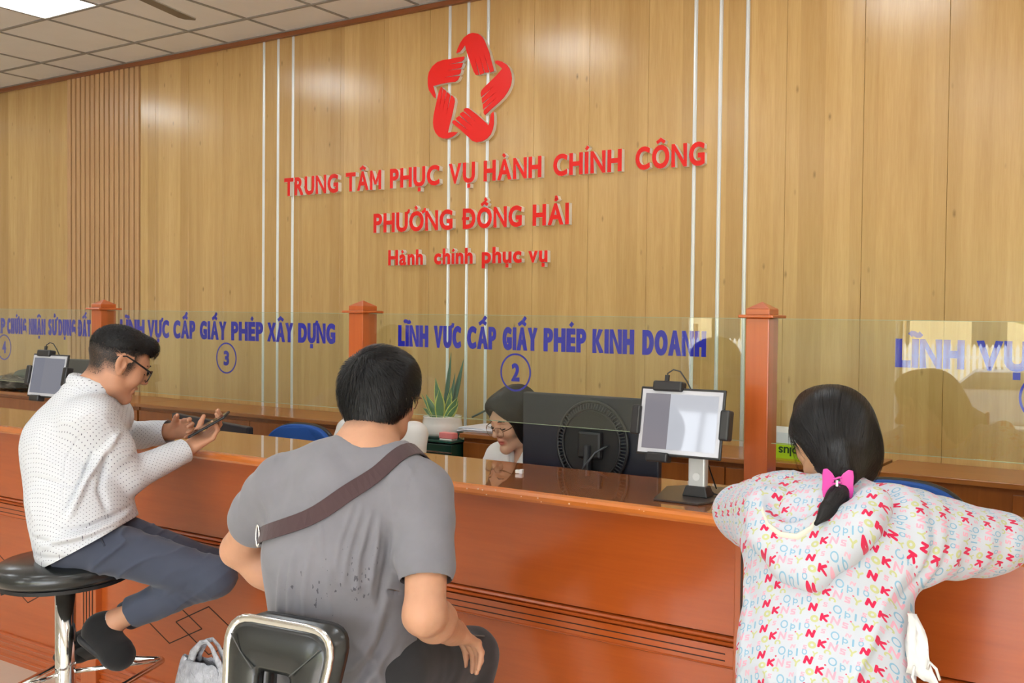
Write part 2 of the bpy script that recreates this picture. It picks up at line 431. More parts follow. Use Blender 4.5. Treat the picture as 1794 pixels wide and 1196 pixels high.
# ------------------------------------------------------------------ service counter
CT = 1.09
ct = thing('service_worktop', 'long polished reddish brown service counter top with a worn orange edge', 'worktop', (-2.0, 2.45, 1.055))
MB().bb(-7.5, 1.6, 2.252, 2.665, 1.057, CT).build('top_board', M['counter_top'], ct, bevel=.002)
MB().prism([(2.252, 1.057), (2.238, 1.060), (2.233, 1.068), (2.233, 1.079), (2.238, 1.087), (2.252, 1.0903)], lambda a, b, d: (d, a, b), -7.5, 1.6).build('edge_strip', M['counter_edge'], ct)
ch = MB()
rnd = random.Random(5)
for x in (-1.905, -1.862, -1.845, -1.83, -1.795, -1.772, -1.70, -1.64, -1.628, -1.53, -1.47, -1.30, -1.285, -2.78, -2.74):
    z = rnd.uniform(1.066, 1.084); s_ = rnd.uniform(.0007, .0022)
    ch.prism([(-s_*1.6, 0), (0, -s_), (s_*1.4, -s_*.3), (s_, s_), (-s_*.6, s_*1.2)], lambda a, b, d: (x+a, 2.2325+d, z+b), -.0004, .001)
o = ch.build('varnish_chip', plain('bare_wood_chip', srgb(232, 190, 150), .7), ct); o['kind'] = 'stuff'
pils = [-5.246, -3.99, -2.734, -.987, .76]
for i, (a, b) in enumerate(zip(pils, pils[1:])):
    wh = ['orange varnished panelled counter front behind the seated man in white, at the left end', 'orange panelled counter front with inlaid diamonds between the two seated men', 'wide orange panelled counter front between the man in grey and the woman', 'orange panelled counter front right of the woman in the printed jacket'][i]
    t = thing('service_counter', wh, 'counter', ((a+b)/2, 2.4, 0), 'panelled bays of the counter front')
    x0, x1 = a+.054, b-.054
    MB().bb(a+.055, b+.053, 2.34, 2.62, .0, 1.056).build('carcass', M['counter'], t)
    MB().bb(x0, x1, 2.318, 2.34, .752, 1.056).build('upper_panel', M['counter'], t)
    MB().bb(x0, x1, 2.318, 2.34, .13, .665).build('lower_panel', M['counter'], t)
    r = MB().bb(x0, x1, 2.308, 2.34, .672, .722)
    for z, h, dpt in ((.742, .006, .012), (.730, .006, .016), (.668, .005, .012)):
        r.prism([(2.318, z-h), (2.318-dpt*.6, z-h*.8), (2.318-dpt, z), (2.318-dpt*.6, z+h*.8), (2.318, z+h), (2.34, z+h), (2.34, z-h)], lambda p, q, d: (d, p, q), x0, x1)
    rr = r.build('middle_rail', M['counter'], t)
    MB().bb(x0+.03, x1-.03, 2.3070, 2.3085, .7015, .7045).bb(x0+.03, x1-.03, 2.3070, 2.3085, .6830, .6860).build('groove', M['groove'], rr)
    g = MB()
    for z in (.1254, .0938, .0633, .0293): g.prism([(2.318, z-.008), (2.306, z-.006), (2.303, z), (2.309, z+.006), (2.318, z+.008)], lambda p, q, d: (d, p, q), x0, x1)
    g.bb(x0, x1, 2.312, 2.34, 0, .13)
    g.build('plinth', M['counter'], t)
    pil = MB().bb(b-.054, b+.054, 2.292, 2.34, .0, 1.056).build('pilaster', M['counter_v'], t, bevel=.003)
    g = MB()
    for k in range(4):
        xx = b-.0315+k*.021
        g.bb(xx-.003, xx+.003, 2.2905, 2.2922, .745, .99)
        g.bb(xx-.003, xx+.003, 2.2905, 2.2922, .17, .64)
    g.build('flute', M['groove'], pil)
    # inlaid double diamond
    cx = (a+b)/2; zc = .388
    w_ = MB()
    def line(p, q):
        p = Vector((p[0], 0, p[1])); q = Vector((q[0], 0, q[1])); d = (q-p); n = Vector((-d.z, 0, d.x)).normalized()*.0022
        w_.add([Vector((v.x, yy, v.z)) for yy in (2.3172, 2.3186) for v in (p-n, q-n, q+n, p+n)], [(0, 1, 2, 3), (7, 6, 5, 4), (0, 4, 5, 1), (1, 5, 6, 2), (2, 6, 7, 3), (3, 7, 4, 0)])
    for ox in (-.12, .12):
        c4 = [(cx+ox-.2, zc), (cx+ox, zc+.092), (cx+ox+.2, zc), (cx+ox, zc-.092)]
        for k in range(4): line(c4[k], c4[(k+1) % 4])
    w_.build('inlay', M['groove'], t)

# ------------------------------------------------------------------ posts and glass screens
GY = 2.603
M['gedge'] = plain('pale_green_glass_edge', srgb(150, 168, 140), .3)
pm = {}
for i, x in enumerate((-4.408, -2.739, -1.105)):
    lb = ['square wooden post with pyramid cap behind the man in the white shirt', 'square wooden post with pyramid cap behind the head of the man in grey', 'square wooden post with pyramid cap just left of the woman'][i]
    t = thing('wooden_post', lb, 'post', (x, 2.605, CT), 'counter posts holding the glass')
    if not pm:
        pm['s'] = MB().bb(x-.037, x+.037, 2.569, 2.641, CT, 1.606).build('shaft', M['counter_v'], t, bevel=.003)
        c = MB().bb(x-.055, x+.055, 2.551, 2.659, 1.606, 1.6155)
        pm['p'] = c.build('cap_plate', M['counter_v'], t, bevel=.003)
        c = MB().bb(x-.037, x+.037, 2.569, 2.641, 1.6155, 1.633)
        v = [(x-.037, 2.569, 1.633), (x+.037, 2.569, 1.633), (x+.037, 2.641, 1.633), (x-.037, 2.641, 1.633), (x, 2.605, 1.655)]
        c.add(v, [(0, 1, 4), (1, 2, 4), (2, 3, 4), (3, 0, 4), (3, 2, 1, 0)])
        pm['c'] = c.build('cap', M['counter_v'], t, bevel=.0015)
    else:
        for k_ in 'spc': o = pm[k_].copy(); COL.objects.link(o); o.parent = t

# ---- lettering from the built-in vector font, condensed first and thickened after
def glyph(ch, sx, sy, off, depth):
    """outline of one letter: scaled first, then moved outwards by off with mitred corners, filled and extruded"""
    cu = bpy.data.curves.new('g', 'FONT'); cu.body = ch; cu.size = 1
    o = bpy.data.objects.new('g', cu); COL.objects.link(o)
    dg = bpy.context.evaluated_depsgraph_get()
    cv = o.to_curve(dg); loops = []
    for s_ in cv.splines:
        pts = []
        if s_.type == 'BEZIER':
            bp = s_.bezier_points; m = len(bp)
            for i in range(m):
                p0, p1 = bp[i], bp[(i+1) % m]
                A, B, C, D = (np.array(q[:2]) for q in (p0.co, p0.handle_right, p1.handle_left, p1.co))
                st = abs((B-A)[0]*(D-A)[1]-(B-A)[1]*(D-A)[0])+abs((C-A)[0]*(D-A)[1]-(C-A)[1]*(D-A)[0]) < 1e-5
                for t in ([0] if st else np.linspace(0, 1, 6)[:-1]):
                    pts.append((1-t)**3*A+3*(1-t)**2*t*B+3*(1-t)*t*t*C+t**3*D)
        else: pts = [np.array(p.co[:2]) for p in s_.points]
        q = []
        for p in pts:
            p = p*np.array([sx, sy])
            if not q or np.linalg.norm(p-q[-1]) > 2e-4*max(sy, .05)*5: q.append(p)
        while len(q) > 3 and np.linalg.norm(q[0]-q[-1]) < 1e-3*max(sy, .05): q.pop()
        if len(q) >= 3:
            q = np.array(q)
            loops.append(q)
    o.to_curve_clear(); bpy.data.objects.remove(o); bpy.data.curves.remove(cu)
    area = lambda L: .5*np.sum(L[:, 0]*np.roll(L[:, 1], -1)-np.roll(L[:, 0], -1)*L[:, 1])
    big = max(loops, key=lambda L: abs(area(L))); sg = 1 if area(big) > 0 else -1
    def off_loop(L, f):
        e = np.roll(L, -1, 0)-L; e /= np.linalg.norm(e, axis=1)[:, None]+1e-12
        n1 = np.stack([e[:, 1], -e[:, 0]], 1)*sg; n0 = np.roll(n1, 1, 0)
        mt = n0+n1; ln = np.clip((mt*n1).sum(1), .8, None); return L+mt/ln[:, None]*off*f
    def inside(p, L):
        x, y = p; X, Y = L[:, 0], L[:, 1]; X2, Y2 = np.roll(X, -1), np.roll(Y, -1)
        c = ((Y > y) != (Y2 > y)) & (x < (X2-X)*(y-Y)/(Y2-Y+1e-12)+X); return c.sum() % 2 == 1
    outers = [L for L in loops if area(L)*sg > 0]; holes = [L for L in loops if area(L)*sg <= 0]
    AV, AF, AN = [], [], []; nv = 0
    for O_ in outers:
        mine = [O_]+[h for h in holes if inside(h[0], O_) and not any(o3 is not O_ and abs(area(o3)) < abs(area(O_)) and inside(h[0], o3) for o3 in outers)]
        c2 = bpy.data.curves.new('g2', 'CURVE'); c2.dimensions = '2D'; c2.fill_mode = 'BOTH'; c2.extrude = depth/2
        for i, L in enumerate(mine):
            L2 = off_loop(L, 1.0)
            if i > 0:
                for f in (1.0, .7, .45, .2):
                    L2 = off_loop(L, f)
                    if area(L2)*area(L) > 0 and abs(area(L2)) > .25*abs(area(L)): break
            sp_ = c2.splines.new('POLY'); sp_.points.add(len(L2)-1); sp_.use_cyclic_u = True
            sp_.points.foreach_set('co', np.concatenate([L2, np.zeros((len(L2), 1)), np.ones((len(L2), 1))], 1).ravel())
        o2 = bpy.data.objects.new('g2', c2); COL.objects.link(o2)
        dg = bpy.context.evaluated_depsgraph_get()
        me = bpy.data.meshes.new_from_object(o2.evaluated_get(dg))
        bpy.data.objects.remove(o2); bpy.data.curves.remove(c2)
        vs = np.empty(len(me.vertices)*3); me.vertices.foreach_get('co', vs); vs = vs.reshape(-1, 3)
        AV.append(vs); AF += [tuple(v+nv for v in p.vertices) for p in me.polygons]; AN += [p.normal.z for p in me.polygons]; nv += len(vs)
        bpy.data.meshes.remove(me)
    return np.concatenate(AV), AF, AN
_gc = {}
def glyph_c(*a):
    if a not in _gc: _gc[a] = glyph(*a)
    return _gc[a]
_rb = {}
def raw_box(ch):
    if ch not in _rb:
        v, f, n = glyph(ch, 1, 1, 0, 0.0); _rb[ch] = (v[:, 0].min(), v[:, 0].max(), v[:, 1].max())
    return _rb[ch]
def split_marks(ch):
    import unicodedata
    if ch in 'Đđ': return {'Đ': 'D', 'đ': 'd'}[ch], ['bar']
    q = unicodedata.normalize('NFD', ch); nm = {'\u0302': 'hat', '\u0301': 'acute', '\u0300': 'grave', '\u0303': 'tilde', '\u0309': 'hook', '\u0323': 'dot', '\u031b': 'horn', '\u0306': 'breve'}
    base = q[0]; mk = [nm[c] for c in q[1:]]
    if base == 'i' and mk: base = '\u0131'
    return base, mk
def stroke(pts, w, Y, y0, y1, mi=1):
    """thick flat stroke, pts in (x, z); returns vertices and faces of its prism"""
    P = [Vector((p[0], p[1])) for p in pts]; n = len(P); L = []; Rr = []
    for i in range(n):
        a = P[max(0, i-1)]; c = P[min(n-1, i+1)]; d = (c-a).normalized(); nn = Vector((-d.y, d.x)); k = 1.0
        if 0 < i < n-1:
            d1 = (P[i]-P[i-1]).normalized(); k = 1/max(.5, nn.dot(Vector((-d1.y, d1.x))))
        L.append(P[i]+nn*w/2*k); Rr.append(P[i]-nn*w/2*k)
    poly = L+Rr[::-1]; m = len(poly)
    vs = [(p.x, y0, p.y) for p in poly]+[(p.x, y1, p.y) for p in poly]; fs = []; mi = []
    for i in range(n-1):
        fs.append((i, i+1, m-2-i, m-1-i)); mi.append(0); fs.append((m+i, 2*m-1-i, 2*m-2-i, m+i+1)); mi.append(1)
    for i in range(m): fs.append((i, m+i, m+(i+1) % m, (i+1) % m)); mi.append(1)
    return vs, fs, mi
def mark_strokes(kind, cx, x1, top, c, sw, level):
    """strokes for one diacritic; c = capital height, top = top of the base letter"""
    t0 = top+c*(.10+.20*level); dx = .10*c if level else 0
    if kind == 'hat': return [[(cx-.20*c, t0), (cx, t0+.13*c), (cx+.20*c, t0)]]
    if kind == 'breve': return [[(cx-.17*c, t0+.11*c), (cx-.08*c, t0+.02*c), (cx+.08*c, t0+.02*c), (cx+.17*c, t0+.11*c)]]
    if kind == 'acute': return [[(cx-.04*c+dx, t0-.01*c), (cx+.09*c+dx, t0+.14*c)]]
    if kind == 'grave': return [[(cx+.04*c+dx, t0-.01*c), (cx-.09*c+dx, t0+.14*c)]]
    if kind == 'tilde': return [[(cx-.19*c, t0+.02*c), (cx-.12*c, t0+.09*c), (cx-.04*c, t0+.08*c), (cx+.05*c, t0+.03*c), (cx+.13*c, t0+.03*c), (cx+.20*c, t0+.10*c)]]
    if kind == 'hook': return [[(cx-.05*c, t0+.17*c), (cx+.05*c, t0+.17*c), (cx+.07*c, t0+.11*c), (cx, t0+.06*c), (cx, t0-.01*c)]]
    if kind == 'dot': return [[(cx-sw*.5, -.15*c), (cx+sw*.5, -.15*c)]]
    if kind == 'horn': return [[(x1-sw*.6, top-sw*.5), (x1+.06*c, top+.01*c), (x1+.07*c, top+.13*c)]]
    if kind == 'bar': return [[(cx-.36*c if False else None, 0)]]
    return []
def word(txt, x0, x1, z, cap, y, off, depth, gap, mats, parent, pname='letter', join=False, xcap=.686):
    """letters spread between x0 and x1, base line z, capital height cap, front face at y (towards -y)"""
    sp_ = [split_marks(c) for c in txt]; rb = [raw_box(c[0]) for c in sp_]
    tot = sum(b-a for a, b, _ in rb); n = len(txt)
    sx = ((x1-x0)-2*off*n-gap*(n-1))/tot; sy = (cap-2*off)/xcap; x = x0; coll = MB(); out = []
    def emit(mb):
        me = bpy.data.meshes.new(pname); off_ = Vector(parent['_o'])
        me.from_pydata([tuple(Vector(v)-off_) for v in mb.v], [], mb.f)
        for m_ in mats: me.materials.append(m_)
        if len(mats) > 1: me.polygons.foreach_set('material_index', mb.mi)
        o = bpy.data.objects.new(pname, me); COL.objects.link(o); o.parent = parent; out.append(o)
    for (c, mk), (a, b, tp) in zip(sp_, rb):
        mb = coll if join else MB(); o0 = len(mb.v)
        if c == 'M':                                       # the font's M is too narrow to thicken: four straight bars instead
            w0 = .085*sx+2*off; wd = (b-a)*sx+2*off; hh = cap; e_ = .0003
            for k_, p_ in enumerate(([(w0/2, 0), (w0/2, hh)], [(wd-w0/2, 0), (wd-w0/2, hh)], [(w0*.55, hh-.004), (wd/2, hh*.28)], [(wd-w0*.55, hh-.004), (wd/2, hh*.28)])):
                v_, f_, i_ = stroke([(q[0]+x, q[1]+z) for q in p_], w0*(1 if k_ < 2 else .8), None, y+e_*k_, y+depth-e_*k_); o0 = len(mb.v); mb.v += v_; mb.f += [tuple(i+o0 for i in f) for f in f_]; mb.mi += i_
        else:
            vs, fs, nz = glyph_c(c, round(sx, 4), round(sy, 4), off, depth)
            X = vs[:, 0]-a*sx+off+x; Z = vs[:, 1]+off+z; Y = y+depth/2-vs[:, 2]
            mb.v += [tuple(map(float, p)) for p in zip(X, Y, Z)]; mb.f += [tuple(i+o0 for i in f) for f in fs]; mb.mi += [0 if q > .5 else 1 for q in nz]
        wd = (b-a)*sx+2*off; cx = x+wd/2; sw = .085*sx+2*off; top = tp*sy+2*off; lv = 0
        for m_ in mk:
            if m_ == 'bar': st = [[(x-.05*cap, cap*.5), (x+wd*.52, cap*.5)]]
            else: st = mark_strokes(m_, cx, x+wd, top, cap, sw, lv if m_ in ('acute', 'grave', 'hook', 'tilde') and any(q in ('hat',) for q in mk) else 0)
            if m_ == 'hat': lv = 1
            for p in st:
                w_ = sw*(.8 if m_ != 'dot' else 1.05); v_, f_, i_ = stroke([(q[0], q[1]+z) for q in p], w_, None, y-.0002, y+depth-.0002)
                o0 = len(mb.v); mb.v += v_; mb.f += [tuple(i+o0 for i in f) for f in f_]; mb.mi += i_
        if not join: emit(mb)
        x += wd+gap
    if join: emit(coll)
    return out

def ring(mb, cx, cz, r, w, y0, y1, n=48):
    vs = []; fs = []
    for y in (y0, y1):
        for rr in (r-w, r):
            for k in range(n): vs.append((cx+rr*math.cos(2*PI*k/n), y, cz+rr*math.sin(2*PI*k/n)))
    for k in range(n):
        j = (k+1) % n
        fs += [(k, j, n+j, n+k), (2*n+k, 3*n+k, 3*n+j, 2*n+j), (k, 2*n+k, 2*n+j, j), (n+k, n+j, 3*n+j, 3*n+k)]
    mb.add(vs, fs)
panes = [(-6.05, -4.445, 'left glass screen lettered for land use certificates, number 4', -5.273, '4',
          [('CẤP', -5.43, -5.262), ('CHỨNG', -5.245, -5.066), ('NHẬN', -5.044, -4.896), ('SỬ', -4.872, -4.798), ('DỤNG', -4.784, -4.639), ('ĐẤT', -4.617, -4.515)]),
         (-4.371, -2.776, 'glass screen lettered for construction permits, number 3', -3.535, '3',
          [('LĨNH', -4.283, -4.1), ('VỰC', -4.077, -3.921), ('CẤP', -3.893, -3.74), ('GIẤY', -3.71, -3.535), ('PHÉP', -3.504, -3.305), ('XÂY', -3.279, -3.126), ('DỰNG', -3.097, -2.888)]),
         (-2.702, -1.142, 'middle glass screen lettered for business permits, number 2', -2.0145, '2',
          [('LĨNH', -2.559, -2.411), ('VƯC', -2.384, -2.256), ('CẤP', -2.23, -2.1), ('GIẤY', -2.072, -1.924), ('PHÉP', -1.898, -1.727), ('KINH', -1.702, -1.544), ('DOANH', -1.514, -1.289)]),
         (-1.068, .52, 'glass screen behind the woman mirroring the street outside', -.32, '1',
          [('LĨNH', -.709, -.524), ('VỰC', -.493, -.29)])]
for i, (a, b, lb, ccx, num, words) in enumerate(panes):
    t = thing('glass_screen', lb, 'glass screen', ((a+b)/2, GY, 1.24), 'glass screens above the counter')
    MB().bb(a, b, GY-.003, GY+.003, 1.240, 1.604).build('pane', M['glass'], t)
    MB().bb(a, b, GY-.0031, GY+.0031, 1.604, 1.6052).bb(a, b, GY-.0031, GY+.0031, 1.2385, 1.240).build('polished_edge', M['gedge'], t)
    z = 1.476 if i == 3 else (1.4795 if i == 0 else 1.4855)
    for wtxt, wa, wb in words:
        word(wtxt, wa, wb, z, .079, GY+.0034, .0056, .0006, .0030, [M['vinyl_blue']], t, 'lettering', join=True)
    mb = MB(); ring(mb, ccx, 1.410, .0655, .0065, GY+.0034, GY+.0040); mb.build('number_ring', M['vinyl_blue'], t)
    nw_ = .008 if num == '1' else .0175
    word(num, ccx-nw_, ccx+nw_, 1.379, .062, GY+.0034, .0036, .0006, 0, [M['vinyl_blue']], t, 'number', join=True)
MB().bb(-1.0685, -1.0665, 2.594, 2.6, 1.235, 1.604)

# ------------------------------------------------------------------ wall sign
LY = 4.41
RW = [M['red'], M['white_acrylic']]
def sign(lb, words, z, cap, off, gap):
    x0 = words[0][1]; x1 = words[-1][2]
    t = thing('wall_lettering', lb, 'sign', ((x0+x1)/2, LY, z), 'raised red letters on the wood wall')
    for wtxt, a, b in words: word(wtxt, a, b, z, cap, LY, off, .029, gap, RW, t)
sign('upper line of large raised red capitals on the wood wall', [('TRUNG', -5.384, -4.867), ('TÂM', -4.798, -4.484), ('PHỤC', -4.409, -3.999), ('VỤ', -3.925, -3.723), ('HÀNH', -3.658, -3.239), ('CHÍNH', -3.157, -2.705), ('CÔNG', -2.619, -2.205)], 2.394, .122, .0058, .012)
sign('second line of raised red capitals naming the ward', [('PHƯỜNG', -4.548, -3.893), ('ĐỒNG', -3.814, -3.374), ('HẢI', -3.297, -3.046)], 2.120, .122, .0058, .012)
sign('lowest line of smaller raised red lower case letters', [('Hành', -4.419, -4.128), ('chính', -4.038, -3.735), ('phục', -3.666, -3.372), ('vụ', -3.325, -3.19)], 1.912, .096, .0052, .010)
HANDS = [
[(-3.8761, 3.1716), (-3.8659, 3.1977), (-3.8453, 3.2303), (-3.8205, 3.2559), (-3.7833, 3.2734), (-3.7503, 3.276), (-3.7092, 3.2651), (-3.6804, 3.2439), (-3.6598, 3.2159), (-3.6432, 3.1823), (-3.6266, 3.1487), (-3.614, 3.1063), (-3.5974, 3.0603), (-3.5898, 3.0328), (-3.6163, 3.0273), (-3.6671, 3.1506), (-3.6244, 3.0295), (-3.6543, 3.0307), (-3.6995, 3.1388), (-3.6616, 3.0293), (-3.6933, 3.024), (-3.7385, 3.1435), (-3.7022, 3.0234), (-3.7248, 3.026), (-3.7394, 3.0451), (-3.7584, 3.0855), (-3.7775, 3.126), (-3.7967, 3.173), (-3.8096, 3.213), (-3.8281, 3.1929), (-3.8488, 3.1763)],
[(-3.813, 3.1447), (-3.8695, 3.1451), (-3.9286, 3.1426), (-3.9798, 3.1439), (-4.0271, 3.1365), (-4.0658, 3.115), (-4.0917, 3.0852), (-4.1001, 3.0534), (-4.1006, 3.0206), (-4.0987, 3.0007), (-4.0905, 2.9736), (-4.0728, 2.9521), (-4.0552, 2.9307), (-4.0386, 2.9192), (-4.038, 2.942), (-4.0491, 2.9726), (-4.0581, 2.9964), (-3.9912, 3.0023), (-3.9313, 3.0039), (-3.8847, 3.0021), (-3.8638, 3.011), (-3.8472, 3.0343), (-3.9765, 3.038), (-3.8557, 3.0429), (-3.8432, 3.0505), (-3.8372, 3.0723), (-3.9577, 3.0781), (-3.8456, 3.079), (-3.8353, 3.0849), (-3.8251, 3.1087), (-3.9474, 3.1125), (-3.8335, 3.1174), (-3.817, 3.1291)],
[(-3.9931, 2.9861), (-4.0058, 2.9663), (-4.0163, 2.9381), (-4.0288, 2.8969), (-4.0414, 2.8557), (-4.0518, 2.8141), (-4.0557, 2.7752), (-4.051, 2.742), (-4.0355, 2.7112), (-4.0093, 2.6862), (-3.9747, 2.672), (-3.9404, 2.6683), (-3.9064, 2.6746), (-3.8812, 2.6855), (-3.8603, 2.6999), (-3.8898, 2.704), (-3.9195, 2.7042), (-3.9387, 2.7032), (-3.9325, 2.7254), (-3.9202, 2.7632), (-3.9058, 2.8072), (-3.8936, 2.8513), (-3.8855, 2.886), (-3.89, 2.9058), (-3.9071, 2.9237), (-3.9147, 2.9212), (-3.9504, 2.8048), (-3.9233, 2.9302), (-3.9478, 2.9489), (-3.9785, 2.8302), (-3.9542, 2.9551), (-3.9758, 2.9713), (-4.0067, 2.8491), (-3.9823, 2.9768)],
[(-3.7991, 2.839), (-3.7783, 2.8354), (-3.7491, 2.8151), (-3.7159, 2.7929), (-3.6747, 2.7605), (-3.6419, 2.7355), (-3.6275, 2.72), (-3.6196, 2.7335), (-3.6139, 2.7614), (-3.6061, 2.7859), (-3.5902, 2.797), (-3.5867, 2.7715), (-3.5854, 2.7336), (-3.593, 2.6965), (-3.6087, 2.6663), (-3.6367, 2.6433), (-3.6731, 2.6304), (-3.714, 2.6288), (-3.747, 2.6394), (-3.7721, 2.6606), (-3.8141, 2.6928), (-3.8563, 2.7253), (-3.9031, 2.7585), (-3.8991, 2.7726), (-3.8822, 2.7734), (-3.7767, 2.7025), (-3.8729, 2.7777), (-3.8738, 2.7849), (-3.8571, 2.7931), (-3.8466, 2.7953), (-3.7439, 2.7237), (-3.8404, 2.7996), (-3.8447, 2.808), (-3.828, 2.8161), (-3.8176, 2.8183), (-3.7154, 2.7451), (-3.8122, 2.8226), (-3.8157, 2.831)],
[(-3.5797, 3.0912), (-3.5578, 3.0901), (-3.5258, 3.0785), (-3.494, 3.0576), (-3.474, 3.0335), (-3.4619, 3.0041), (-3.4576, 2.9757), (-3.4612, 2.9482), (-3.4688, 2.9288), (-3.4881, 2.8997), (-3.5154, 2.8713), (-3.5547, 2.8439), (-3.6025, 2.8156), (-3.6525, 2.7824), (-3.6629, 2.796), (-3.661, 2.8116), (-3.5612, 2.8806), (-3.6672, 2.8186), (-3.6696, 2.8473), (-3.5656, 2.9124), (-3.6737, 2.854), (-3.6781, 2.883), (-3.586, 2.9475), (-3.6823, 2.8913), (-3.6867, 2.9155), (-3.6787, 2.9321), (-3.6566, 2.9488), (-3.6164, 2.9744), (-3.5687, 3.0068), (-3.5273, 3.0397), (-3.5494, 3.0578), (-3.5796, 3.0771)]]
t = thing('wall_emblem', 'red emblem of five hands forming a star above the lettering', 'emblem', (-3.79, LY, 2.95))
for h in HANDS:
    mb = MB(); mb.prism(h, lambda a, b, d: (a, d, b), LY+.004, LY+.029, 1); mb.prism(h, lambda a, b, d: (a, d, b), LY, LY+.004, 0)
    mb.build('hand', RW, t)

# ------------------------------------------------------------------ cabinets along the back wall
def cabinet(x0, x1, lb, drawers=(), dy=0.):
    t = thing('low_cabinet', lb, 'cabinet', ((x0+x1)/2, 4.24, 0), 'low wooden cabinets along the back wall')
    MB().bb(x0, x1, 4.04+dy, 4.438, .932, .956).build('top', M['cabinet'], t, bevel=.003)
    MB().bb(x0+.004, x1-.004, 4.075+dy, 4.405, .0, .932).build('body', M['cabinet_front'], t)
    for a, b in drawers:
        d = MB().bb(a+.004, b-.004, 4.062+dy, 4.076+dy, .78, .905).build('drawer', M['cabinet_front'], t, bevel=.002)
        MB().tube([((a+b)/2-.04, 4.05+dy, .80), ((a+b)/2+.04, 4.05+dy, .80)], .005, 8).build('handle', M['steel'], d)
        d = MB().bb(a+.004, b-.004, 4.062+dy, 4.076+dy, .05, .77).build('door', M['cabinet_front'], t, bevel=.002)
    return t
cabinet(-10.4, -8.5, 'low wooden cabinet at the far left edge', [(-10.4, -9.45), (-9.45, -8.5)])
cabinet(-8.496, -6.464, 'low wooden cabinet behind the man in white, under the black bag', [(-8.49, -7.5), (-7.5, -6.47)])
cabinet(-6.46, -3.93, 'low wooden cabinet with drawers beneath the number 3 screen', [(-6.455, -6.046), (-6.046, -5.278), (-5.278, -4.6), (-4.6, -3.94)])
cabinet(-3.505, -1.21, 'low wooden cabinet holding papers behind the staff woman', [(-3.5, -2.6), (-2.6, -1.9), (-1.9, -1.215)])
cabinet(-1.186, 1.2, 'low wooden cabinet at the right edge behind the blue chair', [(-.62, .2), (.2, 1.19)])
t = thing('glass_topped_safe', 'small dark green cabinet with glass top under the potted plant', 'cabinet', (-3.71, 4.2, 0))
M['green'] = plain('dark_green_enamel', srgb(14, 60, 48), .3, coat=.5)
MB().bb(-3.92, -3.515, 3.99, 4.42, 0, .893).build('body', M['green'], t, bevel=.004)
MB().bb(-3.925, -3.51, 3.98, 4.43, .902, .914).build('top', plain('green_glass_top', srgb(28, 84, 70), .05, coat=1), t, bevel=.002)
MB().bb(-3.92, -3.515, 3.985, 3.99, .845, .853).build('trim', M['steel'], t)
# snake plant
t = thing('potted_snake_plant', 'snake plant with yellow edged leaves in a white pot', 'plant', (-3.70, 4.12, .914))
P = lambda x, y, z: (x-3.70, y+4.12, z+.914)
MB().lathe([(.070, 0), (.092, .002), (.100, .012), (.112, .014), (.118, .03), (.112, .075), (.106, .112), (.109, .118), (.103, .120), (.098, .108), (.0, .104)], (-3.70, 4.12, .914), 40).build('pot', M['white_cer'], t, smooth=True)
nt_ = NT('snake_plant_leaf'); uvn = nt_.n('ShaderNodeUVMap'); sp = nt_.n('ShaderNodeSeparateXYZ'); nt_.l(uvn.outputs[0], sp.inputs[0])
e = nt_.math('ABSOLUTE', nt_.math('SUBTRACT', sp.outputs['X'], .5)); e = nt_.math('GREATER_THAN', e, .36)
bandn = nt_.noise(nt_.coord('Object', (6, 6, 60)), 1.0, 3, .6)
g = nt_.mix(bandn, srgb(36, 84, 44), srgb(92, 138, 84)); g = nt_.mix(e, g, srgb(206, 208, 96)); nt_.bsdf(g, .35, coat=.3); M['leaf'] = nt_.m
def leaf(base, tip, w, bend, face, name, mat, parent, n=10, th=.002, fold=.25):
    base, tip, face = Vector(base), Vector(tip), Vector(face).normalized(); d = tip-base; L = d.length
    side = d.cross(face).normalized(); nrm = side.cross(d).normalized(); vs = []; fs = []; uv = []
    for i in range(n+1):
        s_ = i/n; ww = w*(0.55+.9*math.sin(PI*min(1, s_*.8+.1)))*(1-s_**3.2)*.75 if i < n else 0.0005
        c = base+d*s_+nrm*bend*math.sin(PI*s_*.5)**2
        for k in range(5):
            u = k/4; q = (u-.5)*2
            vs.append(c+side*q*ww+nrm*(abs(q)**1.5)*ww*fold)
    for i in range(n):
        for k in range(4): fs.append((i*5+k, i*5+k+1, (i+1)*5+k+1, (i+1)*5+k)); uv.append([(k/4, i/n), ((k+1)/4, i/n), ((k+1)/4, (i+1)/n), (k/4, (i+1)/n)])
    me = bpy.data.meshes.new(name); off = Vector(parent['_o']); me.from_pydata([tuple(v-off) for v in vs], [], fs)
    ul = me.uv_layers.new(name='UVMap'); ul.data.foreach_set('uv', [x for f in uv for p in f for x in p])
    me.materials.append(mat); me.polygons.foreach_set('use_smooth', [True]*len(fs))
    o = bpy.data.objects.new(name, me); COL.objects.link(o); o.parent = parent
    md = o.modifiers.new('s', 'SOLIDIFY'); md.thickness = th; return o
lv = [((-.01, 0, .1), (-.045, .0, .33), .026, -.02), ((.0, -.02, .1), (.0, -.03, .27), .030, .01), ((.02, 0, .1), (.045, .02, .25), .022, .0),
      ((-.03, -.01, .1), (-.10, -.02, .235), .022, -.02), ((.03, -.01, .1), (.115, -.02, .225), .024, .02), ((-.04, .0, .1), (-.135, -.03, .155), .022, .03),
      ((.04, .01, .1), (.09, .03, .21), .02, .0), ((.01, .03, .1), (.025, .04, .28), .02, .0), ((-.02, .02, .1), (-.075, .03, .26), .018, .0), ((.05, -.02, .1), (.13, -.03, .19), .016, .02),
      ((-.045, -.02, .1), (-.15, -.01, .235), .009, .0)]
for a, b, w_, bd in lv: leaf(P(*a), P(*b), w_, bd, (-.3+random.uniform(-.4, .4), 1, 0), 'leaf', M['leaf'], t)
M['leaf2'] = plain('dark_green_leaf', srgb(38, 92, 70), .4, var=.25)
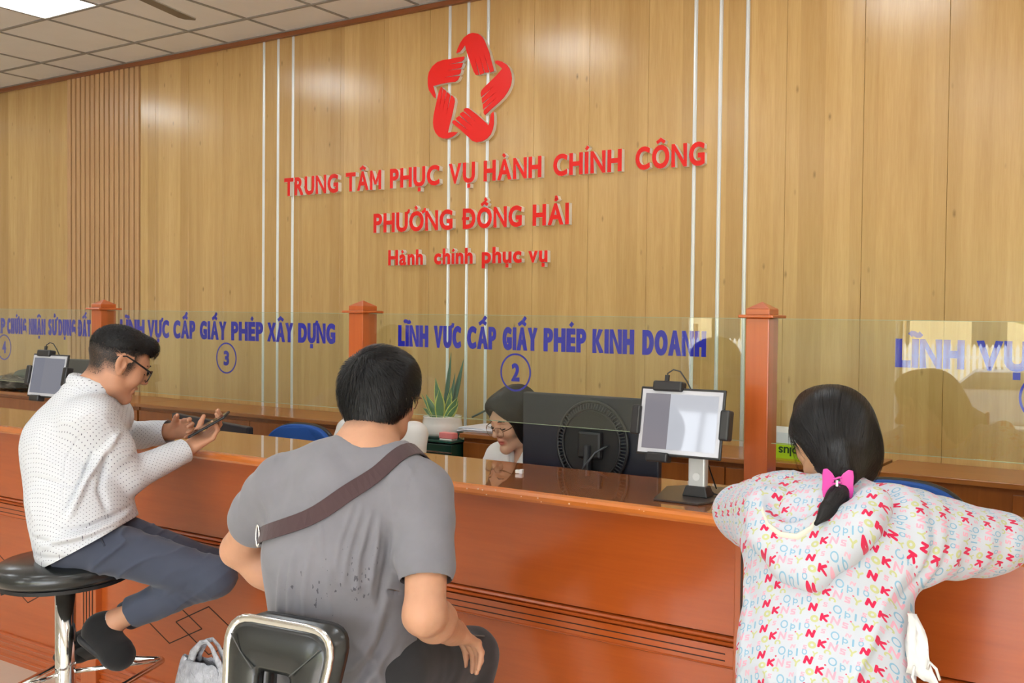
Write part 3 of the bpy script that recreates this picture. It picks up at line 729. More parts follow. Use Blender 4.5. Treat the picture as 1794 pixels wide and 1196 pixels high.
for a, b, w_ in [((-.02, .03, .1), (-.035, .10, .475), .016), ((.02, .03, .1), (.05, .11, .44), .02), ((.02, .02, .1), (.03, .06, .36), .014)]:
    leaf(P(*a), P(*b), w_, .01, (0, 1, 0), 'leaf', M['leaf2'], t)
t = thing('small_succulent', 'tiny succulent in a small white pot beside the snake plant', 'plant', (-3.845, 4.04, .914))
MB().lathe([(.026, 0), (.030, .002), (.040, .058), (.037, .058), (.034, .05), (0, .048)], (-3.845, 4.04, .914), 24).build('pot', M['white_cer'], t, smooth=True)
for k in range(12):
    an = k*2.399; r_ = .012+.0022*k; leaf((-3.845+.004*math.cos(an), 4.04+.004*math.sin(an), .962), (-3.845+(r_+.012)*math.cos(an), 4.04+(r_+.012)*math.sin(an), 1.0-.0016*k), .006, 0, (-math.cos(an+1.57)*0, 0, 1) if False else (math.cos(an), math.sin(an), .8), 'leaf', M['leaf2'] if k % 2 else M['leaf'], t, 5)
t = thing('pink_box', 'small pink box with a white base in front of the snake plant', 'box', (-3.56, 4.02, .914))
MB().bb(-3.618, -3.518, 4.0, 4.045, .923, .956).build('lid', plain('pink_plastic', srgb(236, 138, 138), .4), t, bevel=.004)
MB().bb(-3.612, -3.524, 3.998, 4.047, .914, .9225).build('base', M['white_cer'], t, bevel=.003)
t = thing('paper_stack', 'fanned stack of white papers on the low cabinet beside the staff woman', 'papers', (-3.45, 4.2, .956))
for k in range(7):
    o = MB().box((-3.42+random.uniform(-.02, .02), 4.22+random.uniform(-.01, .01), .9575+k*.0035), (.30, .21, .003), Matrix.Rotation(random.uniform(-.12, .12), 3, 'Z')).build('sheet', M['paper'], t)
t = thing('paper_ream_box', 'green and white paper ream box standing behind the right post', 'box', (-1.60, 4.2, .956))
M['lime'] = plain('lime_green_card', srgb(172, 214, 26), .5)
MB().bb(-1.80, -1.48, 4.1, 4.34, .956, .966).bb(-1.80, -1.48, 4.1, 4.34, .966, 1.036, 1).bb(-1.80, -1.48, 4.1, 4.34, 1.036, 1.085, 2).build('carton', [plain('olive_card', srgb(176, 168, 30), .5), M['lime'], M['paper']], t)
vs_ = word('plus', -.0475, .0475, 0, .042, 0, .0012, .0006, .003, [plain('dark_green_ink', srgb(30, 70, 20), .5)], t, 'lettering', join=True)
for o in vs_: o.rotation_euler = (0, PI, 0); o.location = Vector((-1.60, 4.099, 1.02))-Vector(t['_o'])+Vector((0, 0, 0))
for o in vs_:
    o.data.transform(Matrix.Translation(Vector(t['_o'])))
mb = MB(); ring(mb, -1.535, .998, .017, .003, 4.098, 4.0995); mb.build('logo', plain('logo_white_ink', srgb(236, 240, 225), .5), t)
t = thing('wall_cable', 'grey cable running along the wall above the low cabinet', 'cable', (-3.45, 4.43, 1.0))
MB().tube([(-3.72, 4.40, 1.0), (-3.62, 4.42, 1.05), (-3.5, 4.425, 1.10), (-3.38, 4.43, 1.12), (-3.2, 4.43, 1.11), (-3.0, 4.43, 1.12), (-2.6, 4.43, 1.1)], .006, 8).build('sheath', plain('grey_cable', srgb(96, 110, 100), .5), t, smooth=True)
# crumpled black bag on the left cabinet
def blob_mesh(name, c, r, mat, parent, seed=1, amp=.3, sub=4, freq=3.):
    bm = bmesh.new(); bmesh.ops.create_icosphere(bm, subdivisions=sub, radius=1)
    from mathutils import noise
    for v in bm.verts:
        n = v.co.copy(); q = noise.turbulence_vector(n*freq+Vector((seed, 0, 0)), 3, True) if False else noise.noise_vector(n*freq+Vector((seed*3.1, 0, 0)))
        rdg = 1-abs(noise.noise(n*freq*1.7+Vector((0, seed, 0))))*2
        v.co = Vector((n.x*r[0], n.y*r[1], n.z*r[2]))*(1+amp*rdg*.5)+Vector((q.x*r[0], q.y*r[1], q.z*r[2]))*amp*.5
        if v.co.z < -r[2]*.75: v.co.z = -r[2]*.75
    off = Vector(parent['_o'])
    for v in bm.verts: v.co += Vector(c)-off
    me = bpy.data.meshes.new(name); bm.to_mesh(me); bm.free(); me.materials.append(mat); me.polygons.foreach_set('use_smooth', [True]*len(me.polygons))
    o = bpy.data.objects.new(name, me); COL.objects.link(o); o.parent = parent; return o
t = thing('black_bag', 'crumpled shiny black plastic bag on the cabinet at the left edge', 'bag', (-8.15, 4.2, .956))
blob_mesh('sack', (-8.2, 4.19, 1.01), (.30, .13, .075), plain('shiny_black_polythene', (.012, .014, .013, 1), .16, coat=.5), t, 2, .35)
blob_mesh('sack', (-8.12, 4.22, 1.07), (.20, .1, .055), plain('dull_green_grey_cloth', srgb(80, 88, 78), .7), t, 5, .25)

# ------------------------------------------------------------------ staff side furniture and screens
desk = thing('staff_desk', 'low wooden desk hidden behind the counter, carrying the monitors', 'desk', (-2.6, 2.95, 0))
MB().bb(-6.2, -1.35, 2.675, 3.12, .735, .76).build('desk_top', M['cabinet'], desk)
for x in (-6.15, -4.4, -2.75, -1.40): MB().bb(x-.02, x+.02, 2.70, 3.10, 0, .735).build('leg', M['cabinet_front'], desk)
def monitor(x, y, zt, w, h, rot, lb, ringed=False):
    t = thing('monitor', lb, 'monitor', (x, y, .76)); Rm = Matrix.Rotation(rot, 3, 'Z'); c = Vector((x, y, zt-h/2))
    Q = lambda a, b, d: tuple(c+Rm @ Vector((a, b, d)))
    MB().box(c, (w, .028, h), Rm).build('housing', M['monitor_back'], t, bevel=.006)
    MB().box(Q(0, .0152, 0), (w-.014, .002, h-.014), Rm).build('display', plain('dark_display', (.02, .025, .04, 1), .1), t)
    cx_, cz_ = (.025, .010) if ringed else (0, -.05)
    MB().tube([Q(cx_, -.05, cz_), Q(cx_, -.055, -h/2-.02), Q(cx_, -.05, .765-c.z)], .022, 10, flat=.5).build('stand', M['black_plastic'], t, smooth=True)
    MB().box((Q(cx_, -.03, 0)[0], Q(cx_, -.03, 0)[1], .766), (.24, .17, .012), Rm).build('foot', M['black_plastic'], t, bevel=.004)
    MB().box(Q(cx_, -.03, cz_), (.10, .035, .10), Rm).build('mount', M['black_plastic'], t, bevel=.01)
    return t, Q
t, Q = monitor(-1.90, 2.90, 1.318, .59, .37, 0.0, 'large dark monitor seen from behind with a round ribbed vent', True)
rc = (.025, -.018, .010)
m_ = MB(); n = 64
m_.tube([Q(rc[0]+.150*math.cos(2*PI*k/n), rc[1]-.005, rc[2]+.155*math.sin(2*PI*k/n)) for k in range(n)], .006, 8, closed=True)
m_.tube([Q(rc[0]+.122*math.cos(2*PI*k/n), rc[1]-.012, rc[2]+.127*math.sin(2*PI*k/n)) for k in range(n)], .004, 8, closed=True)
m_.build('vent_ring', M['black_plastic'], t, smooth=True)
rb_ = MB()
for k in range(72):
    an = 2*PI*k/72; a = (math.cos(an), math.sin(an))
    rb_.tube([Q(rc[0]+.124*a[0], rc[1]-.013, rc[2]+.129*a[1]), Q(rc[0]+.151*a[0], rc[1]-.006, rc[2]+.155*a[1])], .0025, 4)
o = rb_.build('vent_rib', plain('vent_rib_plastic', (.05, .055, .06, 1), .35), t); o['kind'] = 'stuff'
m_ = MB(); m_.prism([(.118*math.cos(2*PI*k/48), .122*math.sin(2*PI*k/48)) for k in range(48)], lambda a, b, d: Q(rc[0]+a, rc[1]+d, rc[2]+b), -.008, .004); m_.build('vent_disc', M['matt_black'], t)
MB().tube([Q(.10, -.03, .015), Q(.07, -.07, -.01), Q(.03, -.08, -.06), Q(.0, -.08, -.12), Q(-.02, -.07, -.2)], .004, 8).build('cable', plain('grey_lead', srgb(70, 72, 76), .4), t, smooth=True)
monitor(-4.05, 2.90, 1.094, .84, .25, -.225, 'black monitor top showing low behind the counter beside the phone')
t, Q = monitor(-5.17, 2.96, 1.340, .42, .29, .10, 'dark monitor half hidden by the head of the man in white')
# blue office chairs
def office_chair(x, y, zt, rot, lb, src=None, mat=None):
    t = thing('office_chair', lb, 'chair', (x, y, 0), 'office chairs behind the counter'); Rm = Matrix.Rotation(rot, 3, 'Z'); c = Vector((x, y, 0))
    Q = lambda a, b, d: tuple(c+Rm @ Vector((a, b, d)))
    n = 36; prof = []
    for k in range(n+1):
        an = PI*k/n; prof.append((.225*math.copysign(abs(math.cos(an))**.8, math.cos(an)), zt-.14+.14*math.sin(an)**.8))
    prof += [(-.21, zt-.38), (-.15, zt-.42), (.15, zt-.42), (.21, zt-.38)]
    MB().prism(prof, lambda a, b, d: Q(a, .20+d-.3*a*a*1.2, b), .0, .045).build('backrest', mat or M['blue_chair'], t, bevel=.010, seg=3)
    prof2 = [(a*1.045, zt-.2+(b-(zt-.2))*1.035) for a, b in prof]
    MB().prism(prof2, lambda a, b, d: Q(a, .225+d-.3*a*a*1.2, b), .0, .025).build('backrest_shell', M['black_plastic'], t, bevel=.008)
    MB().prism([(.23*math.copysign(abs(math.cos(2*PI*k/24))**.6, math.cos(2*PI*k/24)), .22*math.copysign(abs(math.sin(2*PI*k/24))**.6, math.sin(2*PI*k/24))) for k in range(24)], lambda a, b, d: Q(a, b, d), .43, .50).build('seat', mat or M['blue_chair'], t, bevel=.015, seg=3)
    MB().tube([Q(0, .1, .42), Q(0, .26, .40), Q(0, .275, .5), Q(0, .26, zt-.3)], .016, 8, flat=.5).build('back_bracket', M['black_plastic'], t)
    MB().tube([Q(0, 0, .09), Q(0, 0, .43)], .025, 12).build('gas_lift', M['chrome'], t)
    for k in range(5):
        an = 2*PI*k/5+.3
        l = MB().tube([Q(0, 0, .09), Q(.27*math.cos(an), .27*math.sin(an), .07)], [.024, .014], 8).build('leg', M['black_plastic'], t)
        cx_, cy_, _ = Q(.27*math.cos(an), .27*math.sin(an), 0)
        MB().prism([(.028*math.cos(2*PI*j/12), .028*math.sin(2*PI*j/12)) for j in range(12)], lambda a, b, d: (cx_+a, cy_+d, .028+b), -.012, .012).build('castor', M['black_plastic'], l)
    return t
office_chair(-3.90, 3.10, 1.042, .05, 'empty blue office chair behind the counter between the two seated men')
office_chair(-.83, 2.90+.02, 1.075, .0, 'blue office chair showing above the right shoulder of the woman')
office_chair(-5.72, 3.15, .985, .1, 'office chair with white back at the far left edge behind the counter', mat=M['paper'])

# ------------------------------------------------------------------ tablets on stands
def tablet_set(x, y, z, rot, screen, w=.252, h=.178, tilt=.165, lb='', lb2='', base=None, full=True):
    st = thing('tablet_stand', lb2, 'stand', (x, y, CT), 'tablet stands on the counter'); Rz = Matrix.Rotation(rot, 3, 'Z'); Rm = Rz @ Matrix.Rotation(-tilt, 3, 'X')
    c = Vector((x, y, z)); Q = lambda a, b, d: tuple(c+Rm @ Vector((a, b, d)))
    tb = thing('tablet', lb, 'tablet', (x, y, z), 'tablets on the counter')
    MB().box(c, (w+.018, .008, h+.018), Rm).build('case', M['black_plastic'], tb, bevel=.003)
    MB().box(Q(0, -.0045, 0), (w+.004, .0015, h+.004), Rm).build('bezel', plain('tablet_bezel', srgb(196, 198, 206), .15), tb)
    MB().box(Q(0, -.0057, 0), (w-.02, .0012, h-.02), Rm).build('display', screen, tb)
    for a, b, dx, dz in ((-.045 if full else 0, h/2+.012, .095, .03), (-w/2-.014, .0, .030, .085), (w/2+.016, .0, .030, .085), (-.06, -h/2-.014, .07, .028)):
        MB().box(Q(a, .000, b), (dx, .034, dz), Rm).build('clamp', M['black_plastic'], st, bevel=.006, seg=3)
    MB().box(Q(0, .020, 0), (w*.75, .012, .05), Rm).box(Q(-.03, .020, 0), (.03, .012, h+.02), Rm).build('bracket', M['black_plastic'], st)
    cb = Vector((x, y, 0))+Rz @ Vector((.044, .030, 0)); cb.z = CT
    Qb = lambda a, b, d: tuple(cb+Rz @ Vector((a, b, d)))
    MB().prism([(-.027, -.013), (.027, -.013), (.027, .013), (-.027, .013)], lambda a, b, d: Qb(a, b, d), .03, z-CT-.02).build('column', M['alu'], st, bevel=.006, seg=3)
    MB().tube([Qb(0, -.0145, .062), Qb(0, -.0125, .062)], .011, 24).build('badge', plain('silver_badge', srgb(222, 224, 224), .2), st)
    MB().prism([(-.042, -.026), (.042, -.026), (.042, .026), (-.042, .026)], lambda a, b, d: Qb(a*(1-.25*d/.034), b*(1-.25*d/.034), d), .006, .036).build('collar', M['black_plastic'], st, bevel=.003)
    MB().prism([(-.150, .095), (-.090, .165), (.02, .170), (.120, .10), (.095, -.005), (.050, -.105), (-.088, -.105)] if base is None else base, lambda a, b, d: Qb(a, b, d), .0005, .006).build('base', plain('brown_black_plate', srgb(62, 54, 52), .3), st, bevel=.001)
    tp = Q(-.055, .0, h/2+.027)
    MB().tube([tp, Q(-.055, 0, h/2+.05), Q(-.04, .005, h/2+.062), Q(-.02, .01, h/2+.058), Q(.0, .02, h/2+.03), Q(.015, .03, h/2), Q(.03, .05, -.02), Qb(.03, .06, .02)], .0022, 6).build('cable', M['black_plastic'], st, smooth=True)
    MB().box(Q(-.055, 0, h/2+.034), (.012, .008, .022), Rm).build('plug', M['black_plastic'], st)
    return st, tb, Qb
M['alu'] = plain('light_grey_aluminium', srgb(200, 204, 204), .35, .3)
def screen_mat(name, a, b, strength, gloss=.04):
    t = NT(name); v = t.coord('Object'); sp = t.n('ShaderNodeSeparateXYZ'); t.l(v, sp.inputs[0])
    f = t.math('GREATER_THAN', sp.outputs['X'], -.035)
    f2 = t.noise(v, 9, 2)
    c = t.mix(f, a, b)
    c = t.mix(t.math('MULTIPLY', f2, .18), c, a)
    bs = t.bsdf((.03, .03, .03, 1), gloss, spec=.5)
    t.l(c, bs.inputs['Emission Color']); bs.inputs['Emission Strength'].default_value = strength
    return t.m
tablet_set(-1.262, 2.395, 1.3056, 0.02, screen_mat('lit_screen_painted_reflection', srgb(150, 146, 156), srgb(226, 230, 240), .75), lb='tablet with a bright white screen on the counter right of the staff woman', lb2='silver column stand with black clamps holding the bright tablet')  # grey left and white right: page glow plus painted reflection of wall and doorway
tablet_set(-4.476, 2.395, 1.306, .02, screen_mat('dim_tablet_screen', srgb(140, 146, 168), srgb(150, 154, 172), .55, .1), lb='tablet with a dim grey screen at the far left end of the counter', lb2='tablet stand at the far left behind the shoulder of the man in white', base=[(-.150, .05), (-.090, .10), (.02, .11), (.08, .07), (.08, -.005), (.050, -.105), (-.088, -.105)])
t = thing('power_cable', 'thin black cable lying on the counter from the tablet stand to the post', 'cable', (-1.15, 2.5, CT))
MB().tube([(-1.20, 2.43, CT+.04), (-1.18, 2.45, CT+.012), (-1.165, 2.47, CT+.004), (-1.14, 2.50, CT+.004), (-1.125, 2.54, CT+.012), (-1.10, 2.562, CT+.018)], .0025, 8).build('sheath', M['black_plastic'], t, smooth=True)
t = thing('eraser', 'small white eraser lying on the counter top near the staff woman', 'eraser', (-1.90, 2.484, CT))
MB().box((-1.90, 2.484, CT+.0065), (.024, .016, .012), Matrix.Rotation(.3, 3, 'Z')).build('rubber', M['white_cer'], t, bevel=.002)
MB().box((-1.893, 2.486, CT+.0066), (.010, .0165, .0125), Matrix.Rotation(.3, 3, 'Z')).build('sleeve', M['paper'], t)

# ------------------------------------------------------------------ ceiling fan, blade tip in view
t = thing('ceiling_fan', 'dark ceiling fan blade hanging in from the top edge', 'fan', (-4.45, 2.55, CZ))
fcx, fcy = -4.47, 2.58
MB().tube([(fcx, fcy, CZ), (fcx, fcy, 3.2)], .012, 10).build('rod', M['steel'], t)
MB().lathe([(.03, .09), (.09, .07), (.12, .02), (.12, -.03), (.08, -.06), (.02, -.07)], (fcx, fcy, 3.17), 24).build('motor', M['white_cer'], t, smooth=True)
for k in range(3):
    an = math.atan2(3.215-fcy, -4.663-fcx)+2*PI*k/3; d = Vector((math.cos(an), math.sin(an), 0)); s_ = Vector((-d.y, d.x, 0)); c = Vector((fcx, fcy, 3.15))
    MB().add_ if False else None
    mb = MB(); mb.prism([(.10, -.02), (.2, -.045), (.64, -.055), (.665, -.03), (.665, .03), (.64, .05), (.2, .04), (.10, .02)], lambda a, b, e_: tuple(c+d*a+s_*b+Vector((0, 0, e_+b*.12))), -.003, .003)
    mb.build('blade', plain('brown_fan_blade', srgb(112, 100, 84), .5), t)

# ------------------------------------------------------------------ stools
M['vinyl'] = plain('black_vinyl', (.016, .018, .018, 1), .27, coat=.3, coat_rough=.15, bump=.08, bscale=500)
def stool_base(t, x, y, zs, ring_z=.42, foot=True):
    MB().tube([(x, y, .03), (x, y, zs)], .031, 24).build('pole', M['chrome'], t, smooth=True)
    MB().lathe([(.0, .028), (.05, .028), (.12, .018), (.2, .006), (.205, 0)], (x, y, 0), 40).build('floor_plate', M['chrome'], t, smooth=True)
t = thing('bar_stool', 'chrome bar stool with torn round black seat under the man in white', 'stool', (-3.30, 1.82, 0))
stool_base(t, -3.30, 1.82, .70)
MB().lathe([(.0, -.062), (.16, -.062), (.195, -.058), (.210, -.044), (.214, -.028), (.206, -.010), (.204, -.008), (.202, -.006), (.18, .006), (.12, .011), (.0, .012)], (-3.30, 1.82, .762), 48).build('seat', M['vinyl'], t, smooth=True)
MB().lathe([(.15, 0), (.19, .0), (.19, -.012), (.15, -.012)], (-3.30, 1.82, .70), 40).build('seat_plate', M['matt_black'], t)
mb = MB()
for k, (a, l) in enumerate([(3.62, .05), (3.70, .062), (3.78, .045)]):
    p = Vector((-3.30+.205*math.cos(a), 1.82+.205*math.sin(a), .705)); mb.add([p+Vector((-.014, 0, 0)), p+Vector((.016, .004, 0)), p+Vector((.012, 0, -l)), p+Vector((-.004, -.004, -l*1.1))], [(0, 1, 2, 3)])
mb.build('torn_vinyl', M['matt_black'], t, solid=.002)
fr = MB(); n = 20
pts = [(-3.30+.0*math.cos(0), 1.82)]
def rr_path(cx, cy, z, hx, hy, r, rot, n=6):
    out = []; Rm = Matrix.Rotation(rot, 3, 'Z')
    for sx_, sy_, a0 in ((1, 1, 0), (-1, 1, PI/2), (-1, -1, PI), (1, -1, 1.5*PI)):
        for k in range(n+1):
            a = a0+PI/2*k/n; out.append(tuple(Vector((cx, cy, z))+Rm @ Vector((sx_*(hx-r)+r*math.cos(a), sy_*(hy-r)+r*math.sin(a), 0))))
    return out
fp = rr_path(-3.215, 1.86, .375, .165, .155, .03, .45)
MB().tube(fp, .0095, 10, closed=True).tube([(-3.30, 1.82, .375), fp[3]], .008, 8).tube([(-3.30, 1.82, .375), fp[17]], .008, 8).build('footrest', M['chrome'], t, smooth=True)

sx0, sy0 = -1.66, 1.60
t = thing('bar_chair', 'bar chair with chrome framed open black vinyl back under the man in grey', 'stool', (sx0, sy0, 0))
stool_base(t, sx0, sy0, .64)
MB().lathe([(.0, -.07), (.17, -.07), (.205, -.05), (.21, -.03), (.2, -.006), (.12, .008), (.0, .01)], (sx0, sy0, .71), 40).build('seat', M['vinyl'], t, smooth=True)
# backrest: trapezoid pad with an opening, facing local -y, rotated
Rb = Matrix.Rotation(BACKROT, 3, 'Z'); bc = Vector(BACKPOS)
Qk = lambda a, b, d: tuple(bc+Rb @ Vector((a, b+(d*.18), d)))
def rounded(poly, r, n=6):
    out = []; m = len(poly)
    for i in range(m):
        p0, p1, p2 = Vector(poly[i-1]), Vector(poly[i]), Vector(poly[(i+1) % m]); a = (p0-p1).normalized(); b = (p2-p1).normalized()
        ang = a.angle(b); d = min(r/math.tan(ang/2), (p0-p1).length*.48, (p2-p1).length*.48)
        q0 = p1+a*d; q1 = p1+b*d
        for k in range(n+1):
            s_ = k/n; out.append(tuple((1-s_)**2*q0+2*s_*(1-s_)*p1+s_*s_*q1))
    return out
outer = rounded([(-.140, .0), (.140, .0), (.100, -.28), (-.100, -.28)], .055)
inner = rounded([(-.046, -.092), (.046, -.092), (.036, -.22), (-.036, -.22)], .014)
def annulus(o_, i_, y0, y1, name, mat, parent, bulge=0.):
    n_ = len(o_); vs = []; fs = []
    mid = [((a[0]+b[0])/2, (a[1]+b[1])/2) for a, b in zip(o_, i_)]
    rings = [(o_, y0*.35+y1*.65), (o_, y0*.8+y1*.2), ([(a[0]*.9+b[0]*.1, a[1]*.9+b[1]*.1) for a, b in zip(o_, i_)], y0), (mid, y0-bulge), ([(a[0]*.12+b[0]*.88, a[1]*.12+b[1]*.88) for a, b in zip(o_, i_)], y0), (i_, y0*.75+y1*.25), (i_, y1)]
    for rg, y in rings: vs += [Qk(a, y, b) for a, b in rg]
    m = len(rings)
    for i in range(m):
        for k in range(n_): fs.append((i*n_+k, i*n_+(k+1) % n_, ((i+1) % m)*n_+(k+1) % n_, ((i+1) % m)*n_+k))
    mb = MB(); mb.add(vs, fs); return mb.build(name, mat, parent, smooth=True)
annulus(outer, inner, -.022, .0, 'back_panel', M['vinyl'], t, .006)
outer2 = [(a*.99, b*.99-.001) for a, b in outer]
annulus([(a*1.03, b*1.02+.004) for a, b in outer], inner, .052, .008, 'back_cushion', M['vinyl'], t, -.012)
MB().tube([Qk(a*1.015, -.012, b*1.012+.002) for a, b in outer], .0135, 10, closed=True, flat=.55, up=(0, 0, 1)).build('chrome_trim', M['chrome'], t, smooth=True)
thr_ = plain('seam_thread', (.08, .08, .08, 1), .5)
for a in (-1, 1): MB().tube([Qk(a*.120, -.0285, -.026), Qk(a*.086, -.0290, -.058), Qk(a*.050, -.0270, -.088)], .0012, 5).build('seam', thr_, t)
for a in (-.09, .09):
    MB().tube([Qk(a, .02, -.28), Qk(a, .03, -.36), tuple(Vector((sx0, sy0, .66))+Rb @ Vector((a, .02, 0)))], .011, 8).build('back_support', M['chrome'], t)

# ------------------------------------------------------------------ plastic carrier bag on the floor by the counter
t = thing('plastic_bag', 'greyish translucent plastic carrier bag left of the bar chair', 'bag', (-2.82, 2.0, 0))
ntb = NT('grey_polythene'); bb_ = ntb.bsdf(ntb.mix(ntb.noise(ntb.coord('Object'), 40, 3), srgb(140, 142, 150), srgb(214, 216, 224)), .22, spec=.6, normal=ntb.bump(ntb.noise(ntb.coord('Object'), 55, 4, .6, 1.5), .9, .01)); M['poly'] = ntb.m
vs = []; fs = []; n = 56; rows = 26
from mathutils import noise as mn
for i in range(rows+1):
    s_ = i/rows; z = .44*s_; w = .19*(1-.40*s_**2.2); d = .11*(1-.80*s_**1.5)
    for k in range(n):
        an = 2*PI*k/n; q = Vector((math.cos(an)*2, math.sin(an)*2, z*7)); r_ = 1+.16*mn.noise(q*1.3)+.09*(1-2*abs(mn.noise(q*2.9)))
        vs.append((-2.83+w*math.cos(an)*r_, 2.02+d*math.sin(an)*r_, z+(.012*mn.noise(q*2) if i else 0)))
for i in range(rows):
    for k in range(n): fs.append((i*n+k, i*n+(k+1) % n, (i+1)*n+(k+1) % n, (i+1)*n+k))
fs.append(tuple(range(n-1, -1, -1)))
mb = MB(); mb.add(vs, fs); mb.build('sack', M['poly'], t, smooth=True, solid=.0015)
for s_ in (-1, 1):
    c0 = Vector((-2.82, 2.02+s_*.012, .43))
    pth = [c0+Vector((-.085, 0, -.02)), c0+Vector((-.070, 0, .03)), c0+Vector((-.03, 0, .072)), c0+Vector((0, 0, .082)), c0+Vector((.028, 0, .066)), c0+Vector((.062, 0, .02)), c0+Vector((.09, 0, -.02))]
    MB().tube(pth, [.022, .017, .009, .008, .009, .016, .022], 8, flat=.35, up=(0, 1, 0)).build('handle', M['poly'], t, smooth=True)

# ================================================================== people: implicit surfaces meshed with surface nets
V3 = lambda *a: np.array(a, dtype=np.float64)
def nrm(v): v = np.asarray(v, float); return v/np.linalg.norm(v)
class SDF:
    def __init__(s): s.p = []
    def cap(s, a, b, r1, r2=None, k=.02, flat=None, g=0, sub=False):
        a = np.asarray(a, float); b = np.asarray(b, float); r2 = r1 if r2 is None else r2
        c = (a+b)/2; R = np.linalg.norm(b-a)/2+max(r1, r2)
        s.p.append(('c', a, b, r1, r2, flat, k, g, sub, c, R)); return s
    def ell(s, c, r, ax=None, k=.02, g=0, sub=False):
        c = np.asarray(c, float); r = np.asarray(r, float); ax = np.eye(3) if ax is None else np.asarray(ax, float)
        s.p.append(('e', c, r, ax, None, None, k, g, sub, c, float(r.max()))); return s
    @staticmethod
    def prim(q, P):
        if q[0] == 'c':
            _, a, b, r1, r2, flat = q[:6]; m = 1.0
            if flat is not None:
                ax, ra = flat; ax = np.asarray(ax, float); f = (1/ra-1)
                P = P+np.outer(P @ ax, ax)*f; a = a+ax*(a @ ax)*f; b = b+ax*(b @ ax)*f; m = ra if ra < 1 else 1.0
                m = m**.5
            ba = b-a; L = max(ba @ ba, 1e-12); t = np.clip((P-a) @ ba/L, 0, 1)
            return (np.linalg.norm(P-a-t[:, None]*ba, axis=1)-(r1+(r2-r1)*t))*m
        _, c, r, ax = q[:4]
        X = (P-c) @ ax.T if ax is not None else P-c
        k0 = np.linalg.norm(X/r, axis=1); k1 = np.linalg.norm(X/(r*r), axis=1)+1e-9
        return k0*(k0-1)/k1
    def eval(s, P, prims=None):
        d = None
        for q in (s.p if prims is None else prims):
            e = SDF.prim(q, P); k = q[6]
            if q[8]:
                if d is None: continue
                h = np.clip(.5-.5*(d+e)/k, 0, 1); d = d*(1-h)+(-e)*h+k*h*(1-h)
            elif d is None: d = e
            else:
                h = np.clip(.5+.5*(d-e)/k, 0, 1); d = d*(1-h)+e*h-k*h*(1-h)
        return np.full(len(P), 1.0) if d is None else d
    def groups(s, P):
        best = None; g = np.zeros(len(P), int)
        for q in s.p:
            if q[8]: continue
            e = SDF.prim(q, P)
            if best is None: best = e.copy(); g[:] = q[7]
            else: m = e < best; best[m] = e[m]; g[m] = q[7]
        return g
    def bounds(s, pad):
        lo = np.min([q[9]-q[10] for q in s.p if not q[8]], 0)-pad; hi = np.max([q[9]+q[10] for q in s.p if not q[8]], 0)+pad
        return lo, hi
    def mesh(s, res, clip=None, B=14):
        lo, hi = s.bounds(.02)
        if clip is not None: lo = np.maximum(lo, clip[0]); hi = np.minimum(hi, clip[1])
        nb = np.maximum(1, np.ceil((hi-lo)/(res*B)).astype(int)); n = nb*B+1
        F = np.ones(n, np.float32)
        ar = np.arange(B+1)*res; loc = np.stack(np.meshgrid(ar, ar, ar, indexing='ij'), -1).reshape(-1, 3)
        hd = res*B*.5*1.7321
        for i in range(nb[0]):
            for j in range(nb[1]):
                for k in range(nb[2]):
                    o = lo+np.array([i, j, k])*B*res; c = o+res*B/2
                    pr = [q for q in s.p if np.linalg.norm(q[9]-c) < q[10]*1.15+hd+q[6]+.02]
                    sl = (slice(i*B, i*B+B+1), slice(j*B, j*B+B+1), slice(k*B, k*B+B+1))
                    if not any(not q[8] for q in pr): continue
                    dc = s.eval(c[None], pr)[0]
                    if abs(dc) > hd*1.9+.02: F[sl] = np.sign(dc); continue
                    F[sl] = s.eval(loc+o, pr).reshape(B+1, B+1, B+1)
        if clip is not None:
            for ax in range(3):
                ix = [slice(None)]*3
                for e in (0, -1): ix[ax] = e; F[tuple(ix)] = np.maximum(F[tuple(ix)], 1e-4)
        return surfnet(F, lo, res)
def surfnet(F, lo, res):
    I = F < 0; nx, ny, nz = F.shape
    c = [I[x:nx-1+x, y:ny-1+y, z:nz-1+z] for x in (0, 1) for y in (0, 1) for z in (0, 1)]
    cnt = sum(a.astype(np.int8) for a in c); act = (cnt > 0) & (cnt < 8)
    idx = np.argwhere(act); N = len(idx); vid = -np.ones(act.shape, np.int64); vid[act] = np.arange(N)
    acc = np.zeros((N, 3)); w = np.zeros(N)
    cor = [(x, y, z) for x in (0, 1) for y in (0, 1) for z in (0, 1)]
    val = [F[idx[:, 0]+a, idx[:, 1]+b, idx[:, 2]+d] for a, b, d in cor]
    for p in range(8):
        for q in range(p+1, 8):
            df = np.array(cor[q])-np.array(cor[p])
            if np.abs(df).sum() != 1: continue
            a, b = val[p], val[q]; m = (a < 0) != (b < 0)
            t = np.where(m, a/np.where(m, a-b, 1), 0)
            acc += (np.array(cor[p])+t[:, None]*df)*m[:, None]; w += m
    V = lo+res*(idx+acc/w[:, None]); Q = []
    for ax in range(3):
        o = [0, 0, 0]; o[ax] = 1
        A = I[:nx-o[0], :ny-o[1], :nz-o[2]]; Bb = I[o[0]:, o[1]:, o[2]:]
        e = np.argwhere(A != Bb); u, v = [(1, 2), (2, 0), (0, 1)][ax]
        ok = (e[:, u] > 0) & (e[:, v] > 0) & (e[:, u] < act.shape[u]) & (e[:, v] < act.shape[v]); e = e[ok]
        fl = A[e[:, 0], e[:, 1], e[:, 2]]
        def g(du, dv): f = e.copy(); f[:, u] -= du; f[:, v] -= dv; return vid[f[:, 0], f[:, 1], f[:, 2]]
        q = np.stack([g(1, 1), g(0, 1), g(0, 0), g(1, 0)], 1); q[~fl] = q[~fl][:, ::-1]; Q.append(q)
    return V, np.concatenate(Q)
